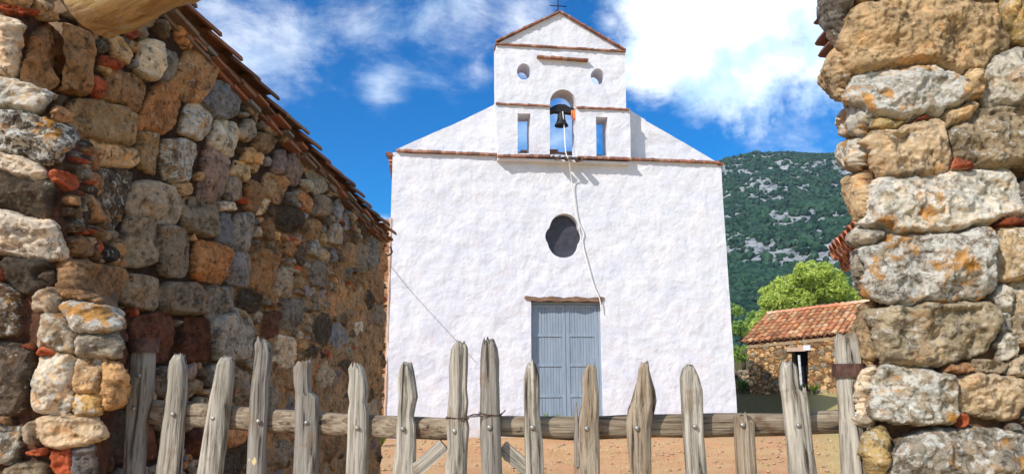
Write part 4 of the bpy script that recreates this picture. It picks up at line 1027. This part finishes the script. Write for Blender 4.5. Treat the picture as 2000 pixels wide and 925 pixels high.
# ---- ropes
def px_rope(pts, r, name, label, ws, mat=M_rope, cat='rope'):
    mb = MB(); out = []
    P_ = [f3(*fuz(x, y, w_), w_) for (x, y), w_ in zip(pts, ws)]
    for i in range(len(P_)-1):
        p0_, p1_, p2_, p3_ = P_[max(i-1, 0)], P_[i], P_[i+1], P_[min(i+2, len(P_)-1)]
        for k in range(8):
            t = k/8; out.append(.5*((2*p1_)+(-p0_+p2_)*t+(2*p0_-5*p1_+4*p2_-p3_)*t*t+(-p0_+3*p1_-3*p2_+p3_)*t**3))
    out.append(P_[-1]); mb.tube(out, r, 8)
    o = link(name, mb.mesh(True), mat, None, base=tuple(P_[-1])); tag(o, label, cat)
px_rope([(1099, 218), (1102, 250), (1105, 296), (1111, 315), (1116, 350), (1121, 390), (1127, 425), (1140, 455), (1138, 468), (1141, 490), (1150, 525), (1160, 558), (1171, 583), (1174, 605)], .013, 'bell_rope',
        'white bell rope hanging from the bell down past the oval window to the door', [.05, .1, .33, .34, .12, .08, .07, .05, .05, .06, .07, .08, .09, .09])
px_rope([(1127, 425), (1130, 440), (1133, 458), (1137, 475)], .010, 'rope_end', 'short loose strand of white rope beside the oval window', [.06, .05, .05, .06])
px_rope([(763, 519), (800, 565), (850, 620), (905, 680), (930, 707)], .0045, 'cable', 'thin grey cable slanting across the left of the church front', [.05, .045, .045, .05, .05], M_iron, 'cable')
mb = MB(); mb.tube([atY(740, 505, 7.9), atY(762, 497, 9), atY(766, 492, 9), atY(762, 481, 9)], .012, 6)
o = link('wire_hook', mb.mesh(True), M_black, None, base=tuple(atY(740, 505, 7.9))); tag(o, 'bent black wire hook at the far end of the house wall', 'hook')

# brown stone stump at the church's left edge
mb = MB(); rr_ = random.Random(8); z = 0; b0 = atY(757, 432, 17.2)
while z < b0.z:
    h = rr_.uniform(.10, .2); o_ = rr_.uniform(-.03, .03); c = rr_.choice([(.34, .17, .08), (.26, .14, .08), (.42, .24, .12)])
    mb.box(Vector((b0.x-.11+o_, 17.0, z)), (.5, 0, 0), (0, .9, 0), (0, 0, h-.015), (*c, 0)); z += h
o = link('buttress', mb.mesh(), M_tile2, church)

# ------------------------------------------------------------------ hut
def build_hut():
    G = .61
    A = Vector((*atY(1459, 670, 26.8).xy, 0)); B_ = Vector((*atY(1760, 640, 23.3).xy, 0))
    d = (B_-A).normalized(); n = Vector((d.y, -d.x, 0))       # outward (towards the camera)
    if n.y > 0: n = -n
    L = (B_-A).length; za = atY(1459, 672, 26.8).z; zb = onpl(1690, 650, A, n).z; uB = (onpl(1690, 650, A, n)-A).dot(d)
    root = thing('stone_hut', tuple(A+d*L/2+Vector((0, 0, .4))), 'small stone hut with orange barrel tile roof right of the church', 'hut')
    ns, nz_ = 420, 190
    u = np.linspace(0, L, ns); tz = np.linspace(0, 1, nz_)[:, None]
    top = za+(zb-za)*u/uB; Z = .1+(top[None]-.1)*tz
    nA, nd, nn_ = np.array(A), np.array(d), np.array(n)
    P_ = nA+u[None, :, None]*nd+Z[..., None]*np.array([0, 0, 1.]); N = np.broadcast_to(nn_, P_.shape)
    V, col = masonry(P_, N, u[None]+Z*0, Z, [], ['sand', 'tan', 'orange', 'beige', 'sand', 'brown', 'tan', 'grey'], [(.10, 1500), (.075, 4000), (.05, 8000), (.035, 9000)], .045, (.20, .11, .05), None, 31, .03, 0, chips=0, relief=.016, gain=np.array([1.3, 1.1, .85]))
    px, py, _ = proj(P_)
    hole = (px > 1546) & (px < 1578) & (py > 685)
    hole = hole[:-1, :-1]
    me = mesh_np(V.reshape(-1, 3), grid_faces(nz_, ns, ~hole), col.reshape(-1, 4)); link('wall', me, M_hutstone, root)
    # left end and back, roof support
    D = 5.0
    mb = MB()
    q = lambda uu, w_, z: A+d*uu-n*w_+Vector((0, 0, z))
    du0_, du1_ = (onpl(1546, 700, A, n)-A).dot(d), (onpl(1578, 700, A, n)-A).dot(d)
    dz_ = onpl(1560, 685, A, n).z
    # wall core pieces either side of the doorway
    mb.box(q(.02, .02, 0), d*(du0_-.02), -n*.45, Vector((0, 0, za-.05)), (.35, .24, .14, 0)); mb.box(q(du1_, .02, 0), d*(L-du1_), -n*.45, Vector((0, 0, za-.02)), (.35, .24, .14, 0)); mb.box(q(du0_, .02, dz_), d*(du1_-du0_), -n*.45, Vector((0, 0, za-.05-dz_)), (.35, .24, .14, 0))
    rz = atY(1545, 617, 28.9).z-.05
    mb.loft([[q(.02, .47, 0), q(.02, 2.6, 0), q(.02, 2.6, rz-.1), q(.02, .47, za+.13)], [q(.4, .47, 0), q(.4, 2.6, 0), q(.4, 2.6, rz-.1), q(.4, .47, za+.13)]], (.35, .24, .14, 0))
    mb.loft([[q(.02, 2.6, 0), q(.02, 5, 0), q(.02, 5, za), q(.02, 2.6, rz-.1)], [q(.4, 2.6, 0), q(.4, 5, 0), q(.4, 5, za), q(.4, 2.6, rz-.1)]], (.35, .24, .14, 0))
    mb.box(q(0.4, 4.6, 0), d*(L-.4), -n*.4, Vector((0, 0, za-.05)), (.35, .24, .14, 0))
    link('wall_core', mb.mesh(), M_mud, root)
    mb = MB()
    mb.box(q(du0_-.3, .6, 0), d*(du1_-du0_+.6), -n*.05, Vector((0, 0, dz_+.2))); link('doorway_dark_sheet', mb.mesh(), M_inner, root)  # near-black sheet painted as the shade inside the doorway
    # lintel: pink-brown slab and white stone
    l0, l1 = onpl(1538, 684, A, n), onpl(1574, 676, A, n)
    mb = MB(); ud = (l0-A).dot(d); ue = (l1-A).dot(d); mb.box(q(ud, -.075, dz_-.01), d*(ue-ud), -n*.3, Vector((0, 0, .15)), (.50, .34, .25, 0)); link('lintel', mb.mesh(), M_tile2, root)
    ud = (onpl(1570, 676, A, n)-A).dot(d); ue = (onpl(1584, 676, A, n)-A).dot(d); mb = MB(); mb.box(q(ud, -.09, dz_+.02), d*(ue-ud), -n*.3, Vector((0, 0, .18)), (.8, .78, .74, 0)); link('white_block', mb.mesh(), M_plaster, root)
    # thin pale upright box inside the doorway
    ud = (onpl(1556.5, 700, A, n)-A).dot(d); ue = (onpl(1561, 700, A, n)-A).dot(d)
    mb = MB(); mb.box(q(ud, .10, .62), d*(ue-ud), -n*.06, Vector((0, 0, dz_-.75)), (.62, .62, .60, 0)); me = mb.mesh(); link('door', me, simple_mat('pale_upright_box', (.55, .56, .56)), root)
    # ledge right of the door
    mb = MB(); rr_ = random.Random(3); uu = du1_+.15
    while uu < L:
        l = rr_.uniform(.2, .45); h = rr_.uniform(.32, .45); c = rr_.choice([PAL['sand'], PAL['tan'], PAL['beige'], PAL['brown']])
        mb.box(q(uu, -.45+rr_.uniform(-.05, .05), .3), d*(l-.02), -n*.45, Vector((0, 0, h+.12)), (*c, 0)); uu += l
    link('ledge', mb.mesh(), M_hutstone, root)
    # roof
    mb = MB(); rng = random.Random(12)
    slope = Vector((0, 0, (zb-za)/uB))
    ev = (d+slope).normalized(); up = (q(0, 2.6, rz)-q(0, 0, za)); 
    nr = int(L/.235)+1
    tiles(mb, q(-.12, -.14, za-.02), ev, up, nr, int((up.length+.15)/.36)+1, .235, .36, rng, [(.56, .23, .10), (.60, .28, .13), (.46, .18, .08), (.60, .36, .19), (.54, .30, .14), (.36, .16, .08)], .105, .02, .02, 6, channel=False)
    mbp = MB(); mbp.box(q(0, -.03, za-.14), d*L+Vector((0, 0, (zb-za)/uB*L)), -n*.3, Vector((0, 0, .10)), (.34, .24, .15, 0)); link('eave_mortar', mbp.mesh(), M_tile2, root)
    bk = (q(0, 5.2, za)-q(0, 2.6, rz))
    mb.loft([[q(-.1, 0, za+.02), q(-.1, 2.62, rz+.02), q(-.1, 5.2, za)], [p+ev*(L+.2) for p in (q(-.1, 0, za+.02), q(-.1, 2.62, rz+.02), q(-.1, 5.2, za))]], (.30, .14, .08, 0))
    # ridge tiles
    r0 = q(-.15, 2.6, rz+.12)
    for k in range(int(L/.36)+1):
        c = rng.choice([(.62, .30, .18), (.70, .44, .30), (.55, .22, .12)]); rings = []
        for s, r in ((0, .12), (.44, .10)):
            b0_ = r0+ev*(k*.36+s); o_ = [b0_+n*(math.cos(t)*r)+Vector((0, 0, math.sin(t)*r)) for t in [math.pi*i/7 for i in range(8)]]
            rings.append(o_+[b0_+n*(math.cos(t)*r*.8)+Vector((0, 0, math.sin(t)*r*.8)) for t in [math.pi*i/7 for i in range(8)]][::-1])
        mb.loft(rings, (*c, 0))
    link('roof', mb.mesh(), M_tile2, root)
build_hut()

# low dry stone wall between church and hut
def build_low_wall():
    A = atY(1415, 757, 29.5); B_ = atY(1470, 757, 29.0)
    A.z = 0; B_.z = 0; d = (B_-A).normalized(); n = Vector((d.y, -d.x, 0)); L = (B_-A).length+1
    u = np.linspace(0, L, 160); z = np.linspace(.4, atY(1440, 722, 29.5).z, 60)
    P_ = np.array(A)+u[None, :, None]*np.array(d)+z[:, None, None]*np.array([0, 0, 1.]); P_[..., 2] = z[:, None]; N = np.broadcast_to(np.array(n), P_.shape)
    V, col = masonry(P_, N, u[None]+z[:, None]*0, z[:, None]+u[None]*0, [], ['sand', 'grey', 'beige', 'tan'], [(.14, 900), (.09, 2000), (.06, 3000)], .06, (.12, .09, .06), None, 77, .04, 0, chips=0, relief=.02)
    root = thing('dry_stone_wall', tuple(A+d*L/2+Vector((0, 0, .6))), 'low dry stone wall in the gap between church and hut', 'stone wall')
    link('face', mesh_np(V.reshape(-1, 3), grid_faces(60, 160), col.reshape(-1, 4)), M_hutstone, root)
    mb = MB(); mb.box(A+Vector((0, 0, .3))+Vector((0, .03, 0)), d*L, Vector((0, .6, 0)), Vector((0, 0, z[-1]-.3))); link('core', mb.mesh(), M_mud, root)
build_low_wall()

# ------------------------------------------------------------------ trees and bushes
def crown_mesh(clumps, leaf, per, seed, flat=.8):
    rng = np.random.default_rng(seed); Vs = []; cs = []
    for (cx, cy, cz, r) in clumps:
        n = int(per*(r**2)); v = rng.normal(0, 1, (n, 3)); v /= np.linalg.norm(v, axis=1, keepdims=True)
        rad = r*(rng.uniform(.35, 1.08, (n, 1))**.6); noise_r = 1+.35*fbm(v*2.2+cx, 3, seed)[:, None]
        c = np.array([cx, cy, cz])+v*rad*noise_r*np.array([1, 1, flat])
        nrm = v+rng.normal(0, .5, (n, 3))+np.array([-.25, -.35, .35]); nrm /= np.linalg.norm(nrm, axis=1, keepdims=True)
        a = np.cross(nrm, rng.normal(0, 1, (n, 3))); a /= np.linalg.norm(a, axis=1, keepdims=True); b_ = np.cross(nrm, a)
        s = leaf*rng.uniform(.6, 1.3, (n, 1)); q = np.stack([c-a*s, c+b_*s*.45, c+a*s, c-b_*s*.45], 1)
        Vs.append(q.reshape(-1, 3)); k = rng.uniform(0, 1, n)*.7+rng.uniform(0, .3); cs.append(np.repeat(k, 4))
    V = np.concatenate(Vs); k = np.concatenate(cs); F = np.arange(len(V)).reshape(-1, 4)
    return mesh_np(V, F, np.stack([k, k, k, k*0+1], -1), False)
def make_tree(name, px, base_py, Y, blobs, label, mat, leaf, per, seed, cat='tree', trunk_r=.22, group=None):
    b0 = atY(px, base_py, Y); root = thing(name, tuple(b0), label, cat, group)
    rng = random.Random(seed); cl = []
    for (bx, by, br) in blobs:
        c = atY(bx, by, Y+rng.uniform(-1.2, 1.2)); r = br*Y/FPX; cl.append((c.x, c.y, c.z, r))
        for k in range(5):
            a = rng.uniform(0, 6.28); e = rng.uniform(-.4, 1.2); cl.append((c.x+math.cos(a)*math.cos(e)*r*.8, c.y+math.sin(a)*math.cos(e)*r*.8, c.z+math.sin(e)*r*.75, r*rng.uniform(.3, .5)))
    link('crown', crown_mesh(cl, leaf, per, seed), mat, root)
    mb = MB(); top = Vector((sum(c[0] for c in cl)/len(cl), sum(c[1] for c in cl)/len(cl), sum(c[2] for c in cl)/len(cl)))
    fork = b0.lerp(top, .45); mb.tube([b0-Vector((0, 0, .3)), b0.lerp(fork, .5)+Vector((.06, 0, 0)), fork], [trunk_r*1.3, trunk_r, trunk_r*.85], 10)
    for c in cl[::6]:
        e = Vector(c[:3]); m = fork.lerp(e, .5)+Vector((0, 0, .15)); mb.tube([fork, m, e], [trunk_r*.55, trunk_r*.35, trunk_r*.12], 7)
    link('trunk', mb.mesh(True), M_bark, root)
make_tree('olive_tree', 1590, 715, 34, [(1588, 535, 34), (1535, 560, 30), (1512, 592, 28), (1560, 590, 38), (1620, 560, 36), (1655, 585, 32), (1610, 610, 36), (1500, 615, 22), (1545, 625, 26), (1690, 600, 34), (1590, 560, 36), (1500, 570, 16), (1480, 640, 20)],
          'broad bright yellow green tree rising behind the hut roof', M_leaf, .10, 1300, 3)
for (px, py, Y, r, lab) in ((1447, 640, 44, 22, 'light green bush beside the church corner above the low wall'), (1475, 628, 50, 22, 'rounded green bush between church and the tall tree'),
                        (1452, 690, 37, 22, 'dark green bush just behind the low stone wall'), (1430, 605, 60, 18, 'small far green bush at the foot of the hill by the church edge')):
    make_tree('bush', px, py+r*.9, Y, [(px, py, r*1.0), (px-r*.7, py+r*.3, r*.7), (px+r*.7, py+r*.2, r*.75)], lab, M_bush, .11, 330, int(px), 'bush', .08)

# weeds by the walls
def weed(px, py, Y, h, label, n=26, seed=1):
    b0 = atY(px, py, Y); b0.z = float(gz(b0.x, b0.y)); rng = random.Random(seed); mb = MB()
    for k in range(n):
        a = rng.uniform(0, 6.28); L = h*rng.uniform(.5, 1); lean = rng.uniform(.15, .7); d = Vector((math.cos(a)*lean, math.sin(a)*lean, 1)).normalized(); s = Vector((-d.y, d.x, 0)).normalized()*h*.06
        p1 = b0+d*L*.6; p2 = b0+d*L+Vector((math.cos(a), math.sin(a), -.3))*L*.25; k_ = rng.random()
        mb.add([b0-s*.4, b0+s*.4, p1+s, p1-s, p2], [(0, 1, 2, 3), (3, 2, 4)], (k_, k_, k_, 1))
    o = link('weed', mb.mesh(fix=False), M_bush, None, base=tuple(b0)); tag(o, label, 'weed', 'weeds growing along the walls')
weed(1066, 850, 16.1, .75, 'tall green weed at the left foot of the blue door', 34, 1)
weed(744, 870, 14.5, .55, 'green weed between the house wall end and the church corner', 26, 2)
weed(1560, 760, 25.0, .5, 'green weed at the doorway of the hut', 24, 3)
weed(1590, 760, 24.6, .5, 'green weed right of the doorway of the hut', 24, 6)
weed(1450, 757, 28.3, .8, 'leafy weed in front of the low stone wall', 30, 4)
# dry grass and pebbles on the earth
def ground_cover():
    rng = np.random.default_rng(8); n = 9000; x = rng.uniform(-2.5, 8, n); y = rng.uniform(9.3, 15.9, n)
    dn = fbm(np.stack([x*.8, y*.8, x*0], -1), 3, 4); k = (dn > .02) | (x > .36*y+.5); x, y = x[k], y[k]; n = len(x); z = gz(x, y)
    a = rng.uniform(0, 6.28, n); h = rng.uniform(.02, .06, n); lx = rng.normal(0, .02, n); ly = rng.normal(0, .02, n); wd = .004
    V = np.stack([np.stack([x-np.cos(a)*wd, y-np.sin(a)*wd, z-.02], -1), np.stack([x+np.cos(a)*wd, y+np.sin(a)*wd, z-.02], -1), np.stack([x+lx, y+ly, z+h], -1)], 1).reshape(-1, 3)
    o = link('dry_grass', mesh_np(V, np.arange(len(V)).reshape(-1, 3), None, False), M_straw); tag(o, 'sparse dry grass on the orange earth before the church', 'grass', kind='stuff')
    n = 2600; x = rng.uniform(-2.5, 8, n); y = rng.uniform(9.3, 16, n); z = gz(x, y); r = .006+.04*rng.uniform(0, 1, n)**4
    tv = np.array([(1, 0, 0), (-1, 0, 0), (0, 1, 0), (0, -1, 0), (0, 0, .7), (0, 0, -.5)]); tf = np.array([(0, 2, 4), (2, 1, 4), (1, 3, 4), (3, 0, 4), (2, 0, 5), (1, 2, 5), (3, 1, 5), (0, 3, 5)])
    V = tv[None]*r[:, None, None]*(1+rng.uniform(-.3, .3, (n, 6, 1)))+np.stack([x, y, z+r*.3], -1)[:, None]
    F = (tf[None]+(np.arange(n)*6)[:, None, None]).reshape(-1, 3)
    o = link('pebbles', mesh_np(V.reshape(-1, 3), F, None, False), simple_mat('pebble', (.40, .26, .16), .9, .1, 0, .4, 20, 0)); tag(o, 'small pebbles strewn over the orange earth', 'pebbles', kind='stuff')
ground_cover()

# ------------------------------------------------------------------ air
mb = MB(); mb.box(Vector((-2300, -60, -3)), Vector((4600, 0, 0)), Vector((0, 2760, 0)), Vector((0, 0, 143)))
m = bpy.data.materials.new('air'); m.use_nodes = True; t = m.node_tree; t.nodes.clear()
pv = nn(t, 'ShaderNodeVolumePrincipled'); pv.inputs['Color'].default_value = (.62, .78, 1, 1); pv.inputs['Density'].default_value = .0003; pv.inputs['Anisotropy'].default_value = .2
ou = nn(t, 'ShaderNodeOutputMaterial'); lk(t, pv.outputs[0], ou.inputs['Volume'])
o = link('haze', mb.mesh(), m); tag(o, 'thin blue air over the whole place', 'haze', kind='stuff')
